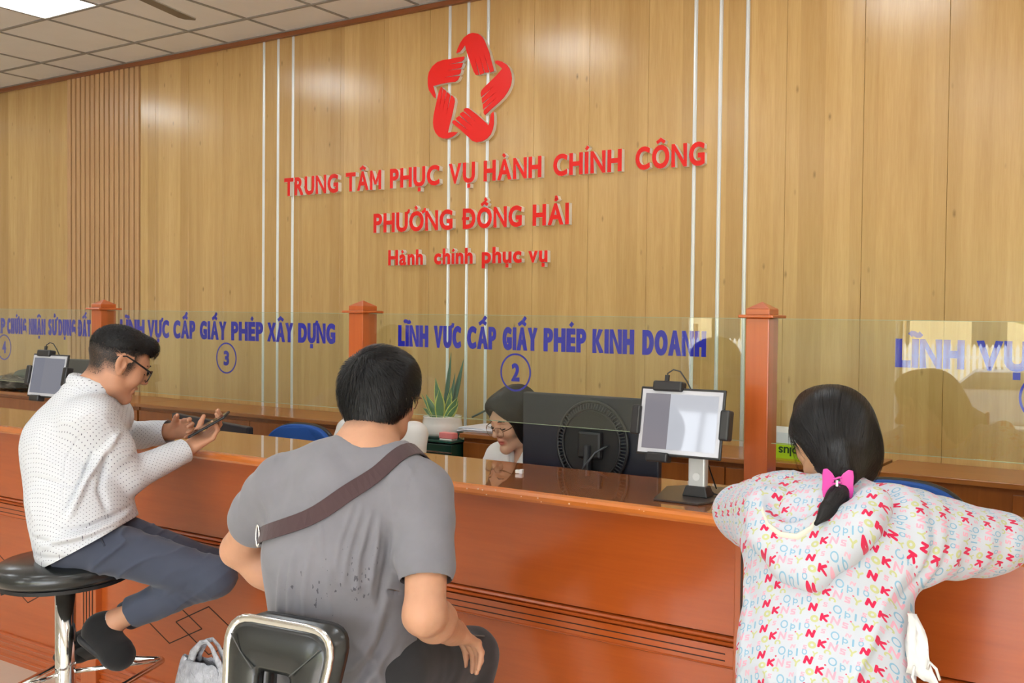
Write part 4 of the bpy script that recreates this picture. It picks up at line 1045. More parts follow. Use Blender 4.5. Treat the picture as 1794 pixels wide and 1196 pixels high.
def vnormals(V, Q):
    n = np.cross(V[Q[:, 2]]-V[Q[:, 0]], V[Q[:, 3]]-V[Q[:, 1]]); N = np.zeros_like(V)
    for k in range(4): np.add.at(N, Q[:, k], n)
    return N/(np.linalg.norm(N, axis=1)[:, None]+1e-12)
def smooth(V, Q, it=1, f=.5):
    for _ in range(it):
        A = np.zeros_like(V); w = np.zeros(len(V))
        for k in range(4):
            np.add.at(A, Q[:, k], V[Q[:, (k+1) % 4]]+V[Q[:, (k+3) % 4]]); np.add.at(w, Q[:, k], 2)
        V = V*(1-f)+f*A/w[:, None]
    return V
_rs = np.random.RandomState(11); _LT = _rs.rand(64, 64, 64).astype(np.float32)
def vnoise(P):
    P = np.asarray(P); i = np.floor(P).astype(int); f = P-i; f = f*f*(3-2*f); r = 0
    for a in (0, 1):
        for b in (0, 1):
            for c in (0, 1):
                w = (f[:, 0] if a else 1-f[:, 0])*(f[:, 1] if b else 1-f[:, 1])*(f[:, 2] if c else 1-f[:, 2])
                r = r+w*_LT[(i[:, 0]+a) % 64, (i[:, 1]+b) % 64, (i[:, 2]+c) % 64]
    return r*2-1
def to_obj(name, V, Q, mats, parent, uv=None, col=None, mi=None):
    me = bpy.data.meshes.new(name); off = np.array(parent['_o']) if parent is not None else np.zeros(3)
    me.vertices.add(len(V)); me.vertices.foreach_set('co', (V-off).astype(np.float32).ravel())
    me.loops.add(len(Q)*4); me.loops.foreach_set('vertex_index', Q.astype(np.int32).ravel())
    me.polygons.add(len(Q)); me.polygons.foreach_set('loop_start', np.arange(0, len(Q)*4, 4, dtype=np.int32))
    me.polygons.foreach_set('use_smooth', np.ones(len(Q), bool))
    if uv is not None:
        ul = me.uv_layers.new(name='UVMap'); ul.data.foreach_set('uv', uv.astype(np.float32).ravel())
    for m in (mats if isinstance(mats, list) else [mats]): me.materials.append(m)
    if mi is not None: me.polygons.foreach_set('material_index', mi.astype(np.int32))
    if col is not None:
        at_ = me.color_attributes.new('mask', 'FLOAT_COLOR', 'POINT'); at_.data.foreach_set('color', np.concatenate([col, np.ones((len(col), 4-col.shape[1]))], 1).astype(np.float32).ravel())
    me.update(); me.validate()
    o = bpy.data.objects.new(name, me); COL.objects.link(o)
    if parent is not None: o.parent = parent; o['_o'] = tuple(off)
    return o
def clothuv(V, Q, G, frames):
    """frames: group -> (origin, axis, ref, radius); unwraps each limb like a cylinder"""
    fc = V[Q].mean(1); fg = G[Q[:, 0]]; uv = np.zeros((len(Q), 4, 2))
    for g, fr_ in frames.items():
        m = fg == g
        if not m.any(): continue
        if len(fr_) == 3:                                  # flat panel: origin, u vector, v vector
            o, uu, vv = [np.asarray(x, float) for x in fr_]; cv = V[Q[m]]-o; uv[m, :, 0] = cv @ uu; uv[m, :, 1] = cv @ vv; continue
        o, ax, ref, rad = fr_
        ax = nrm(ax); x = nrm(np.asarray(ref)-ax*(np.asarray(ref) @ ax)); y = np.cross(ax, x); o = np.asarray(o, float)
        ang = lambda P: np.arctan2((P-o) @ y, (P-o) @ x)
        fa = ang(fc[m]); cv = V[Q[m]]; ca = ang(cv.reshape(-1, 3)).reshape(-1, 4)
        ca = fa[:, None]+(ca-fa[:, None]+np.pi) % (2*np.pi)-np.pi
        uv[m, :, 0] = ca*rad; uv[m, :, 1] = ((cv.reshape(-1, 3)-o) @ ax).reshape(-1, 4)
    return uv.reshape(-1, 2)
def clip_plane(V, Q, pt, n, rad=None, extra=None):
    """cuts cloth along a plane: faces beyond it go, the last row of vertices is laid on the plane"""
    n = nrm(n); s = (V-np.asarray(pt)) @ n; near = np.ones(len(V), bool) if rad is None else np.linalg.norm(V-np.asarray(pt), axis=1) < rad
    if extra is not None: near &= extra
    out = (s > 0) & near; kq = ~out[Q].all(1); Q = Q[kq]; V = V.copy(); V[out] -= n*s[out][:, None]; return V, Q
def seg_dist(P, A, B):
    ba = B-A; t = np.clip((P-A) @ ba/max(ba @ ba, 1e-9), 0, 1); return np.linalg.norm(P-A-t[:, None]*ba, axis=1), t
def folds(V, N, strokes, frame, side):
    """strokes drawn in a garment plane: frame=(origin, right, up); only where the normal looks towards side"""
    o, r, u = [np.asarray(x, float) for x in frame]; P2 = np.stack([(V-o) @ r, (V-o) @ u], 1); D = np.zeros(len(V))
    fac = np.clip((N @ np.asarray(side, float))*1.6+.1, 0, 1)
    for pts, w, h in strokes:
        best = np.full(len(V), 9.); tt = np.zeros(len(V)); m = len(pts)-1
        for i in range(m):
            d, t = seg_dist(P2, np.array(pts[i], float), np.array(pts[i+1], float)); b = d < best; best[b] = d[b]; tt[b] = (i+t[b])/m
        D += h*np.exp(-(best/w)**2)*np.sin(np.pi*np.clip(tt*.92+.04, 0, 1))**.6*fac
    return D
def project(sdf, P, off=0., it=6):
    P = np.array(P, float); e = 1e-3
    for _ in range(it):
        d = sdf.eval(P); g = np.stack([sdf.eval(P+np.eye(3)[k]*e)-sdf.eval(P-np.eye(3)[k]*e) for k in range(3)], 1)
        g /= np.linalg.norm(g, axis=1)[:, None]+1e-12; P = P-g*(d-off)[:, None]*.85
    return P, g
def join(parts):
    V = []; Q = []; n = 0
    for v, q in parts: V.append(v); Q.append(q+n); n += len(v)
    return np.concatenate(V), np.concatenate(Q)

# ---- materials for people
def skin_mat(name, base, stubble=(.02, .015, .012, 1)):
    t = NT(name); a = t.n('ShaderNodeAttribute'); a.attribute_name = 'mask'
    sp = t.n('ShaderNodeSeparateColor'); t.l(a.outputs['Color'], sp.inputs[0])
    v = t.coord('Object'); n = t.noise(v, 22, 4, .6); n2 = t.noise(v, 420, 2, .5)
    c = t.mix(t.math('MULTIPLY', n, .9), tuple(x*.86 for x in base[:3])+(1,), tuple(min(1, x*1.12) for x in base[:3])+(1,))
    c = t.mix(sp.outputs[1], c, (.55, .10, .09, 1))                      # lips and warm spots
    hm = t.math('MULTIPLY', sp.outputs[0], t.math('ADD', .55, t.math('MULTIPLY', n2, .9)), clamp=True)
    c = t.mix(hm, c, stubble)
    b = t.bsdf(c, .5, spec=.4, normal=t.bump(n2, .12, .001))
    b.inputs['Subsurface Weight'].default_value = .12; b.inputs['Subsurface Radius'].default_value = (.012, .004, .002); b.inputs['Subsurface Scale'].default_value = 1.0
    return t.m
M['skin1'] = skin_mat('tan_skin', srgb(198, 146, 116)); M['skin2'] = skin_mat('warm_tan_skin', srgb(200, 150, 120))
M['skin3'] = skin_mat('fair_skin', srgb(224, 176, 140)); M['skin4'] = skin_mat('light_skin', srgb(218, 172, 146))
def hair_mat(name, c1, c2):
    t = NT(name); a = t.n('ShaderNodeAttribute'); a.attribute_name = 'mask'; sp = t.n('ShaderNodeSeparateColor'); t.l(a.outputs['Color'], sp.inputs[0])
    t.bsdf(t.mix(sp.outputs[0], c1, c2), t.math('MULTIPLY_ADD', sp.outputs[0], -.2, .5), spec=.35); return t.m
def groove(P, c, axis, fa=14., fd=18., seed=0.):
    """streak value of hair that runs away from (or towards) the point c on the head"""
    ax = nrm(axis); x = nrm(np.cross(ax, [0.13, .3, 1.])); y = np.cross(ax, x); D = P-c; a = np.arctan2(D @ y, D @ x); d = np.linalg.norm(D, axis=1)
    return vnoise(np.stack([np.cos(a)*fa+7+seed, np.sin(a)*fa+9, d*fd], 1))
def ridged(P, f, seed=0.):
    return 1-2*np.abs(vnoise(P*f+seed))
def crease(P, f, seed=0.):
    return np.clip(ridged(P, f, seed), 0, 1)**3
M['hair'] = hair_mat('black_hair', (.003, .003, .0035, 1), (.007, .0065, .007, 1))
def cloth_mat(name, c, rough=.85, wv=900, var=.06, spec=.2, sheen=.2):
    t = NT(name); v = t.coord('Object'); n = t.noise(v, 9, 4, .6); n2 = t.noise(v, wv, 2, .6)
    col = t.mix(n, tuple(x*(1-var) for x in c[:3])+(1,), tuple(min(1, x*(1+var)) for x in c[:3])+(1,))
    b = t.bsdf(col, rough, spec=spec, normal=t.bump(n2, .18, .001)); b.inputs['Sheen Weight'].default_value = sheen; return t.m
M['tshirt'] = cloth_mat('grey_jersey', srgb(132, 131, 137))
M['trouser'] = cloth_mat('slate_blue_trouser', srgb(70, 76, 92), wv=700, var=.12)
M['jeans'] = cloth_mat('charcoal_denim', srgb(52, 52, 54), wv=500, var=.25)
M['shoe'] = cloth_mat('black_suede', (.012, .012, .013, 1), .8, 300, .2)
M['shoe_sole'] = plain('black_rubber_sole', (.02, .02, .022, 1), .6)
M['sock'] = cloth_mat('pale_sock', srgb(206, 200, 200), .9)
M['white_shirt'] = cloth_mat('white_blouse', srgb(236, 234, 232), .8)
M['strap'] = cloth_mat('dark_brown_webbing', srgb(72, 54, 56), .7, 600, .1)
M['lip'] = plain('red_lipstick', srgb(190, 60, 52), .35)
M['frame_black'] = plain('black_spectacle_frame', (.01, .01, .012, 1), .25)
M['frame_gold'] = plain('thin_bronze_frame', srgb(120, 84, 60), .3, .8)
# dotted shirt
t = NT('white_dotted_cotton'); uvn = t.n('ShaderNodeUVMap'); sc_ = t.n('ShaderNodeVectorMath', operation='SCALE'); sc_.inputs[3].default_value = 1/.0165; t.l(uvn.outputs[0], sc_.inputs[0])
def lat(off):
    ad = t.n('ShaderNodeVectorMath', operation='ADD'); ad.inputs[1].default_value = (off, off, 0); t.l(sc_.outputs[0], ad.inputs[0])
    fr = t.n('ShaderNodeVectorMath', operation='FRACTION'); t.l(ad.outputs[0], fr.inputs[0])
    sb = t.n('ShaderNodeVectorMath', operation='SUBTRACT'); sb.inputs[1].default_value = (.5, .5, 0); t.l(fr.outputs[0], sb.inputs[0])
    ln = t.n('ShaderNodeVectorMath', operation='LENGTH'); t.l(sb.outputs[0], ln.inputs[0]); return ln.outputs['Value']
dmin = t.math('MINIMUM', lat(0.), lat(.5)); dot = t.math('LESS_THAN', dmin, .085)
cc = t.mix(dot, srgb(214, 217, 222), srgb(92, 92, 108)); b_ = t.bsdf(cc, .8, spec=.25, normal=t.bump(t.noise(t.coord('Object'), 900, 2), .12, .001)); M['dotshirt'] = t.m
# printed jacket: letters drawn from segment distances in a repeating tile
def letter_print():
    t = NT('letter_print_cotton'); uvn = t.n('ShaderNodeUVMap'); sp = t.n('ShaderNodeSeparateXYZ'); t.l(uvn.outputs[0], sp.inputs[0])
    TW, TH = .104, .0615
    iu = t.math('DIVIDE', sp.outputs[0], TW); col_i = t.math('FLOOR', iu)
    fu = t.math('MULTIPLY', t.math('FRACT', iu), TW)
    fv = t.math('MULTIPLY', t.math('FRACT', t.math('ADD', t.math('DIVIDE', sp.outputs[1], TH), t.math('MULTIPLY', col_i, .13))), TH)
    cb = t.n('ShaderNodeCombineXYZ'); t.l(fu, cb.inputs[0]); t.l(fv, cb.inputs[1]); P = cb.outputs[0]
    def seg(a, b):
        s1 = t.n('ShaderNodeVectorMath', operation='SUBTRACT'); t.l(P, s1.inputs[0]); s1.inputs[1].default_value = (a[0], a[1], 0)
        ba = (b[0]-a[0], b[1]-a[1], 0); L = ba[0]**2+ba[1]**2
        d = t.n('ShaderNodeVectorMath', operation='DOT_PRODUCT'); t.l(s1.outputs[0], d.inputs[0]); d.inputs[1].default_value = ba
        h = t.math('DIVIDE', d.outputs['Value'], L, clamp=True)
        sc = t.n('ShaderNodeVectorMath', operation='SCALE'); sc.inputs[0].default_value = ba; t.l(h, sc.inputs[3])
        s2 = t.n('ShaderNodeVectorMath', operation='SUBTRACT'); t.l(s1.outputs[0], s2.inputs[0]); t.l(sc.outputs[0], s2.inputs[1])
        ln = t.n('ShaderNodeVectorMath', operation='LENGTH'); t.l(s2.outputs[0], ln.inputs[0]); return ln.outputs['Value']
    def rng(c, r, sx=1.):
        s1 = t.n('ShaderNodeVectorMath', operation='SUBTRACT'); t.l(P, s1.inputs[0]); s1.inputs[1].default_value = (c[0], c[1], 0)
        s2 = t.n('ShaderNodeVectorMath', operation='MULTIPLY'); t.l(s1.outputs[0], s2.inputs[0]); s2.inputs[1].default_value = (1/sx, 1, 0)
        ln = t.n('ShaderNodeVectorMath', operation='LENGTH'); t.l(s2.outputs[0], ln.inputs[0])
        return t.math('ABSOLUTE', t.math('SUBTRACT', ln.outputs['Value'], r))
    def glyph_n(cx, cy, s, kind, sh=.0):
        G = {'N': [((-.5, -.6), (-.5, .6)), ((-.5, .6), (.5, -.6)), ((.5, -.6), (.5, .6))], 'K': [((-.45, -.6), (-.45, .6)), ((-.4, .0), (.5, .6)), ((-.3, .05), (.5, -.6))],
             'Y': [((0, -.6), (0, .05)), ((0, .05), (-.5, .6)), ((0, .05), (.5, .6))], 'I': [((0, -.6), (0, .6))], 'S': [((.4, .5), (-.3, .5)), ((-.3, .5), (-.3, .05)), ((-.3, .05), (.3, -.05)), ((.3, -.05), (.3, -.5)), ((.3, -.5), (-.4, -.5))]}[kind]
        d = None
        for a, b in G:
            e = seg((cx+s*(a[0]+sh*a[1]), cy+s*a[1]), (cx+s*(b[0]+sh*b[1]), cy+s*b[1])); d = e if d is None else t.math('MINIMUM', d, e)
        return d
    base = srgb(196, 202, 212); c = base
    red = srgb(206, 36, 78); blue = srgb(132, 176, 204); green = srgb(190, 194, 142); pink = srgb(224, 166, 186)
    def lay(c, d, w, col, a=1.):
        m = t.math('LESS_THAN', d, w)
        return t.mix(t.math('MULTIPLY', m, a), c, col)
    c = lay(c, rng((.019, .0130), .0058), .0026, green)
    c = lay(c, rng((.0610, .0470), .0082, .85), .0015, blue)
    c = lay(c, t.math('MINIMUM', rng((.0800, .0420), .0042), seg((.0760, .0490), (.0760, .0330))), .0012, blue)
    c = lay(c, glyph_n(.0590, .0200, .0125, 'N', .2), .0021, pink)
    c = lay(c, glyph_n(.0775, .0160, .0105, 'S'), .0018, pink)
    c = lay(c, glyph_n(.0945, .0200, .0110, 'Y', .15), .0019, green)
    c = lay(c, glyph_n(.0945, .0440, .0120, 'I'), .0018, blue)
    c = lay(c, glyph_n(.0380, .0500, .0080, 'S', .1), .0013, pink)
    c = lay(c, rng((.0050, .0560), .0055, .8), .0014, blue)
    c = lay(c, glyph_n(.0255, .0545, .0080, 'Y', .2), .0016, green)
    c = lay(c, glyph_n(.0850, .0580, .0070, 'N', .3), .0015, pink, .8)
    c = lay(c, rng((.0500, .0030), .0052), .0018, green)
    c = lay(c, glyph_n(.0050, .0050, .0075, 'S', .1), .0013, pink)
    c = lay(c, glyph_n(.0660, .0320, .0060, 'I', .2), .0013, blue)
    c = lay(c, rng((.0480, .0350), .0014), .0007, red)
    c = lay(c, rng((.0870, .0300), .0012), .0006, red)
    c = lay(c, glyph_n(.0140, .0390, .0112, 'N', .25), .0029, red)
    c = lay(c, glyph_n(.0375, .0200, .0112, 'K', .12), .0027, red)
    b = t.bsdf(c, .82, spec=.2, normal=t.bump(t.noise(t.coord('Object'), 700, 2), .15, .001)); b.inputs['Sheen Weight'].default_value = .2
    return t.m
M['print'] = letter_print()

# ---- body builders
def axes(f, u=(0, 0, 1)):
    f = nrm(f); u = np.asarray(u, float); r = nrm(np.cross(f, u)); u = np.cross(r, f); return r, f, u
def head_prims(S_, C, f, u=(0, 0, 1), s=.93, fem=False, neck=None, neck_r=.056, jawdrop=0.):
    r, f, u = axes(f, u); A = np.stack([r, f, u])          # rows: local axes
    L = lambda x, y, z: np.asarray(C, float)+(r*x+f*y+u*z)*s
    E = lambda c, rad, k=.02, sub=False, ax=None: S_.ell(L(*c), np.array(rad)*s, A if ax is None else ax, k*s, 1, sub)
    K = lambda a, b, r1, r2=None, k=.015: S_.cap(L(*a), L(*b), r1*s, (r1 if r2 is None else r2)*s, k*s, g=1)
    w = .94 if fem else 1.
    E((0, -.012, .034), (.076*w, .098, .086)); E((0, .036, .0), (.064*w, .054, .07), .03)
    E((0, .038, -.048), (.050*w, .050, .062), .03); K((.030*w, .030, -.085), (.006, .074, -.108), .028, .019, .025); K((-.030*w, .030, -.085), (-.006, .074, -.108), .028, .019, .025)
    K((.053*w, .0, -.03), (.045*w, .012, -.078), .018, .018, .03); K((-.053*w, .0, -.03), (-.045*w, .012, -.078), .018, .018, .03)
    E((0, .078, -.108), (.018, .014, .015), .018)
    K((-.034, .080, .022), (.034, .080, .022), .012, None, .02)
    for sx in (-1, 1):
        E((sx*.038*w, .064, -.034), (.024, .024, .026), .025)
        E((sx*.032, .098, .004), (.017, .013, .011), .014, True)
        E((sx*.032, .077, .001), (.0150, .0135, .0125), .006)
        E((sx*.011, .101, -.036), (.008, .010, .007), .008)
        # ear
        ea = np.stack([nrm(r*1.0+f*.35*sx*-1*-1), nrm(f*.95+u*.25), nrm(u*.95-f*.25)])
        S_.ell(L(sx*.078*w, -.008, -.006), np.array([.007, .019, .032])*s, ea, .006*s, 2)
        S_.cap(L(sx*.076*w, .002, -.02), L(sx*.074*w, .004, -.036), .007*s, .006*s, .006*s, g=2)
        S_.ell(L(sx*.0855*w, -.003, -.003), np.array([.0075, .0105, .0185])*s, ea, .003*s, 2, True)
        S_.cap(L(sx*.0815*w, .006, .004), L(sx*.080*w, .008, -.012), .0030*s, .0040*s, .003*s, g=2); S_.cap(L(sx*.0815*w, -.014, .010), L(sx*.081*w, -.012, -.016), .0022*s, .0026*s, .003*s, g=2)
    K((0, .086, .016), (0, .110, -.026), .0075, .0105, .010); E((0, .113, -.030), (.0105, .010, .009), .008)
    K((-.020, .086, -.066), (0, .0945, -.062), .0058, .0070, .006); K((.020, .086, -.066), (0, .0945, -.062), .0058, .0070, .006)
    K((-.016, .084, -.077), (.016, .084, -.077), .0075, None, .008); E((0, .092, -.078), (.010, .007, .006), .006)
    E((0, .104, -.0705), (.022, .012, .0014), .003, True)
    if neck is not None:
        S_.cap(L(0, -.022, -.055), np.asarray(neck, float), neck_r, neck_r*1.06, .03, g=1)
    return L, (r, f, u)
def hand_prims(S_, W_, d, palm, thumb_side, curl=(.25, .3, .35, .4), s=1., spread=.04, thumb=(.55, .75, .2), tcurl=.3, k=.006, g=3):
    """wrist W_, d towards the fingers, palm = direction the palm faces, thumb_side = direction of the thumb"""
    d = nrm(d); t = nrm(np.asarray(thumb_side)-d*(np.asarray(thumb_side) @ d)); n = np.cross(d, t); n = n if n @ np.asarray(palm) > 0 else -n
    Pn = lambda a, b, c: np.asarray(W_, float)+(d*a+t*b+n*c)*s
    S_.cap(Pn(-.015, 0, 0), Pn(.03, .002, 0), .026*s, .027*s, .012, (n, .72), g)
    for b0, b1 in ((.014, .026), (.0, .009), (-.012, -.009), (-.020, -.026)):
        S_.cap(Pn(.02, b0, 0), Pn(.082-.004*abs(b1)/.01, b1, -.002), .0150*s, .0115*s, .010, (n, .85), g)
    S_.cap(Pn(.02, .018, .008), Pn(.05, .028, .010), .014*s, .012*s, .010, None, g)
    lens = [(.042, .026, .021), (.046, .029, .022), (.042, .027, .021), (.033, .021, .019)]; tips = []
    for i, (b1, ln) in enumerate(zip((.027, .009, -.0095, -.0265), lens)):
        a = 0; p = Pn(.085-.006*(abs(i-1.2) > 1)-.004*(i == 3), b1, -.001); sp = (1.5-i)*spread
        for j, l in enumerate(ln):
            a += curl[i]*(1.0, 1.35, .9)[j]; v = d*math.cos(a)+n*math.sin(a)+t*sp*math.cos(a); v = nrm(v)
            q = p+v*l*s; S_.cap(p, q, (.0092, .0082, .0074)[j]*s, (.0084, .0075, .0062)[j]*s, .004 if j else .006, None, g); p = q
        tips.append(p)
    p = Pn(.022, .022, .006); v = nrm(d*thumb[0]+t*thumb[1]+n*thumb[2]); q = p+v*.040*s; S_.cap(p, q, .0145*s, .0105*s, .010, None, g)
    v2 = nrm(v+(d*.5-t*.35+n*.5)*tcurl); q2 = q+v2*.032*s; S_.cap(q, q2, .0105*s, .0095*s, .006, None, g)
    v3 = nrm(v2+(d*.5-t*.35+n*.5)*tcurl*.6); q3 = q2+v3*.026*s; S_.cap(q2, q3, .0095*s, .0072*s, .005, None, g)
    return tips, q3
def strands(sdf, seeds, dirf, length, width, off, steps, parent_o, seed=0, lift=0., jitter=.25):
    """ribbons of hair that follow the hair surface"""
    rs = np.random.RandomState(seed); P = np.array(seeds, float); n = len(P); Ls = length*(.6+.8*rs.rand(n))
    P, G = project(sdf, P, off, 4); path = [P.copy()]; nr = [G.copy()]; jit = rs.randn(n, 3)*jitter
    for k in range(steps):
        D = dirf(P)+jit*.5; D = D-G*(D*G).sum(1)[:, None]; D /= np.linalg.norm(D, axis=1)[:, None]+1e-9
        P = P+D*(Ls/steps)[:, None]
        P2, G = project(sdf, P, off+lift*(k+1)/steps, 2); P = P2; path.append(P.copy()); nr.append(G.copy())
    path = np.stack(path, 1); nr = np.stack(nr, 1); m = steps+1
    T = np.gradient(path, axis=1); sd = np.cross(T, nr); sd /= np.linalg.norm(sd, axis=2)[:, :, None]+1e-9
    w = width*(1-np.linspace(0, 1, m)**2*.85)[None, :, None]*(.6+.8*rs.rand(n))[:, None, None]
    A = path-sd*w; B = path+nr*w*.35; C = path+sd*w
    V = np.stack([A, B, C], 2).reshape(-1, 3); b = (np.arange(n)*m*3)[:, None]+(np.arange(steps)*3)[None]; b = b.reshape(-1)
    Q = np.concatenate([np.stack([b, b+1, b+4, b+3], 1), np.stack([b+1, b+2, b+5, b+4], 1)])
    return V, Q
def hair_obj(parts, t, seed=1):
    """joins cap and strands; each strand and each streak of the cap gets its own shade"""
    rs = np.random.RandomState(seed); V, Q = join([p[:2] for p in parts]); m = []
    for p in parts:
        n = len(p[0])
        if len(p) > 2 and isinstance(p[2], int): m.append(np.repeat(rs.rand(n//(p[2]*3))**2, p[2]*3))
        elif len(p) > 2: m.append(np.clip(p[2], 0, 1)*.6)
        else: m.append(np.full(n, .2))
    m = np.concatenate(m); o = to_obj('hair', V, Q, M['hair'], t, col=np.stack([m, m, m], 1)); o['kind'] = 'stuff'; return o
def person(label, base):
    return thing('person', label, 'person', base, 'people at the service counter')

# ------------------------------------------------------------------ man in the white dotted shirt
A_ = V3
def man_white():
    t = person('man in a white dotted shirt and slate trousers typing on a phone', (-3.26, 1.86, .74))
    d = nrm(A_(.57, .82, 0)); r = A_(.82, -.57, 0); up = A_(0, 0, 1)
    ld = nrm(A_(.75, .66, 0)); lr = A_(.66, -.75, 0)
    pel = A_(-3.255, 1.865, .86); hc = A_(-3.225, 1.955, 1.425); nk = A_(-3.275, 1.90, 1.330)
    shN = A_(-3.165, 1.825, 1.245); elN = A_(-3.165, 1.945, 1.035); wrN = A_(-3.145, 2.165, 1.108)
    shF = A_(-3.42, 2.02, 1.24); elF = A_(-3.54, 2.15, 1.125); wrF = A_(-3.345, 2.235, 1.150)
    # body
    hf = nrm(A_(.27, .86, -.44)); hu = nrm(A_(.14, .42, .90))
    H = SDF(); L, ax = head_prims(H, hc, hf, hu, .955, neck=nk+A_(-.015, -.03, -.05), neck_r=.053)
    H.cap(nk+A_(-.02, -.02, -.06), nk+A_(-.02, -.02, -.10), .09, .12, .04, (d, .8), 1)
    Vh, Qh = H.mesh(.0032)
    X = (Vh-hc) @ np.stack(ax).T/.955; x, y, z = X.T
    hair_line = np.clip((z-(-.065+.55*np.clip(y+.02, -.04, .2)+ (y > -.01)*.02)-.006*vnoise(X*60))/.05, 0, 1)
    face = np.clip((y-.062)/.02, 0, 1)*np.clip((.095-z)/.02, 0, 1)
    ear = (np.abs(x) > .073) & (y < .03) & (y > -.045) & (z < .034) & (z > -.045)
    side = np.clip((z+.055)/.05, 0, 1)*np.clip((.052-y)/.025+np.clip((z-.04)/.03, 0, 1)*1.0, 0, 1)
    nape = np.clip((z+.085)/.045, 0, 1)*np.clip((-.03-y)/.03, 0, 1)
    m = np.clip(np.maximum(side*(z > -.05), nape), 0, 1)*(~ear)*(1-face)
    lips = np.exp(-((z+.071)/.010)**2-(x/.022)**2)*(y > .078)*.35
    parts = [(Vh, Qh)]; cols = [np.stack([m, lips, 0*m], 1)]
    # near hand under the phone, far hand steadying it
    for wr, el, pal, th, dd, cu, ts in ((wrN, elN, (-.5, .25, .75), (-.75, .35, .35), nrm(A_(.30, .62, .45)), (.35, .42, .50, .56), (.75, .55, .3)),
                                    (wrF, elF, (.75, -.2, -.4), (.1, -.25, .95), nrm(A_(.90, .05, .22)), (.28, .36, .42, .48), (.85, .5, .3))):
        Hh = SDF(); hand_prims(Hh, wr+dd*.012, dd, pal, th, cu, .98, .03, ts, .25)
        Hh.cap(el+(wr-el)*.45, wr, .040, .029, .02, None, 3)
        v, q = Hh.mesh(.0026); parts.append((v, q)); cols.append(np.zeros((len(v), 3)))
    B = SDF()
    B.cap(pel, pel+up*.1, .13, .13, .05, (d, .8)); B.cap(pel+up*.1, A_(-3.31, 1.88, 1.2), .12, .13, .05, (d, .75))
    B.cap(shN, elN, .045, .04); B.cap(shF, elF, .045, .04); B.cap(elN, wrN, .038, .028); B.cap(elF, wrF, .038, .028); B.cap(shN-A_(.02, 0, 0), shF, .05, .05, .05)
    hN = pel+lr*.085+A_(.03, 0, -.01); hF = pel-lr*.085+A_(.03, 0, -.01); kN = A_(-2.885, 2.085, .700); kF = A_(-3.04, 2.19, .68)
    aN = A_(-3.155, 1.905, .555); aF = A_(-3.30, 1.99, .50)
    for h_, k_, a_ in ((hN, kN, aN), (hF, kF, aF)): B.cap(h_, k_, .07, .05); B.cap(k_, a_, .05, .034)
    v, q = B.mesh(.011); parts.append((v, q)); cols.append(np.zeros((len(v), 3)))
    # ankle skin, fine
    An = SDF(); An.cap(kN+(aN-kN)*.6, aN, .042, .034); An.cap(aN, aN+A_(-.01, -.02, -.05), .035, .034); v, q = An.mesh(.004); parts.append((v, q)); cols.append(np.zeros((len(v), 3)))
    Vb, Qb = join(parts); to_obj('body', Vb, Qb, M['skin1'], t, col=np.concatenate(cols))
    # eyes, brow, glasses
    for sx in (-1, 1):
        MB().tube([L(sx*.020, .0895, -.005), L(sx*.032, .0935, -.008), L(sx*.044, .0865, -.005)], .0010, 6).build('eyelash', M['hair'], t, smooth=True)
        MB().tube([L(sx*.016, .0925, .022), L(sx*.032, .0945, .029), L(sx*.052, .080, .024)], [.002, .0034, .0015], 6).build('eyebrow', M['hair'], t, smooth=True)
    g = MB()
    for sx in (-1, 1):
        rim = [(.004, .014), (.030, .020), (.058, .018), (.062, .002), (.056, -.018), (.032, -.024), (.010, -.018), (.003, -.002)]
        g.tube([L(sx*a, .108-.22*max(0, a-.02)**1.0*.6, b-.006) for a, b in rim], .0022, 6, closed=True)
        g.tube([L(sx*.060, .100, .006), L(sx*.072, .088, .008), L(sx*.0825, .03, .020), L(sx*.0835, -.004, .026), L(sx*.081, -.026, .014), L(sx*.078, -.036, -.004)], [.003, .0034, .0030, .0026, .0024, .002], 8)
    g.tube([L(-.006, .110, .002), L(0, .113, .004), L(.006, .110, .002)], .0022, 6)
    gl = g.build('spectacle_frame', M['frame_black'], t, smooth=True)
    ln = MB()
    for sx in (-1, 1):
        ln.prism([(sx*a*.98+sx*.0005, b*.98-.006) for a, b in rim], lambda a, b, e: L(a, .108-.13*max(0, abs(a)-.02)+e, b), -.0006, .0006)
    ln.build('lens', M['lens'], t)
    # hair: cap on top with short clipped strands
    Hs = SDF(); r_, f_, u_ = ax; Ax = np.stack(ax)
    Hs.ell(L(0, -.010, .050), np.array([.078, .102, .080])*.955, Ax, .02); Hs.ell(L(0, .052, .070), np.array([.062, .046, .050])*.955, Ax, .02); Hs.ell(L(0, .066, .088), np.array([.046, .034, .030])*.955, Ax, .02)
    vz, qz = Hs.mesh(.004); Xh = (vz-hc) @ Ax.T/.955
    cut = Xh[:, 2]-(.036+.05*np.clip(Xh[:, 1]/.1, -1, .4)+.004*vnoise(Xh*90)); keep = cut > 0
    n_ = vnormals(vz, qz); vz = vz+n_*((vnoise(Xh*70)*.0022+vnoise(Xh*150)*.0012)*np.clip(cut/.02, 0, 1)-.007*np.clip(1-cut/.03, 0, 1))[:, None]
    kq = keep[qz].all(1); used = np.unique(qz[kq]); mp = -np.ones(len(vz), int); mp[used] = np.arange(len(used))
    base = (vz[used], mp[qz[kq]])
    rs = np.random.RandomState(4); sd = vz[used][rs.randint(0, len(used), 3600)]
    def df(P):
        Xl = (P-hc) @ Ax.T; v = np.stack([Xl[:, 0]*3, .05+.0*Xl[:, 1], .25*np.ones(len(P))], 1); return v @ Ax
    s_ = strands(Hs, sd, df, .016, .0009, .0003, 3, None, 1, .005, .6)
    sd2 = Vh[(m > .35)]; sd2 = sd2[rs.randint(0, len(sd2), 2200)]
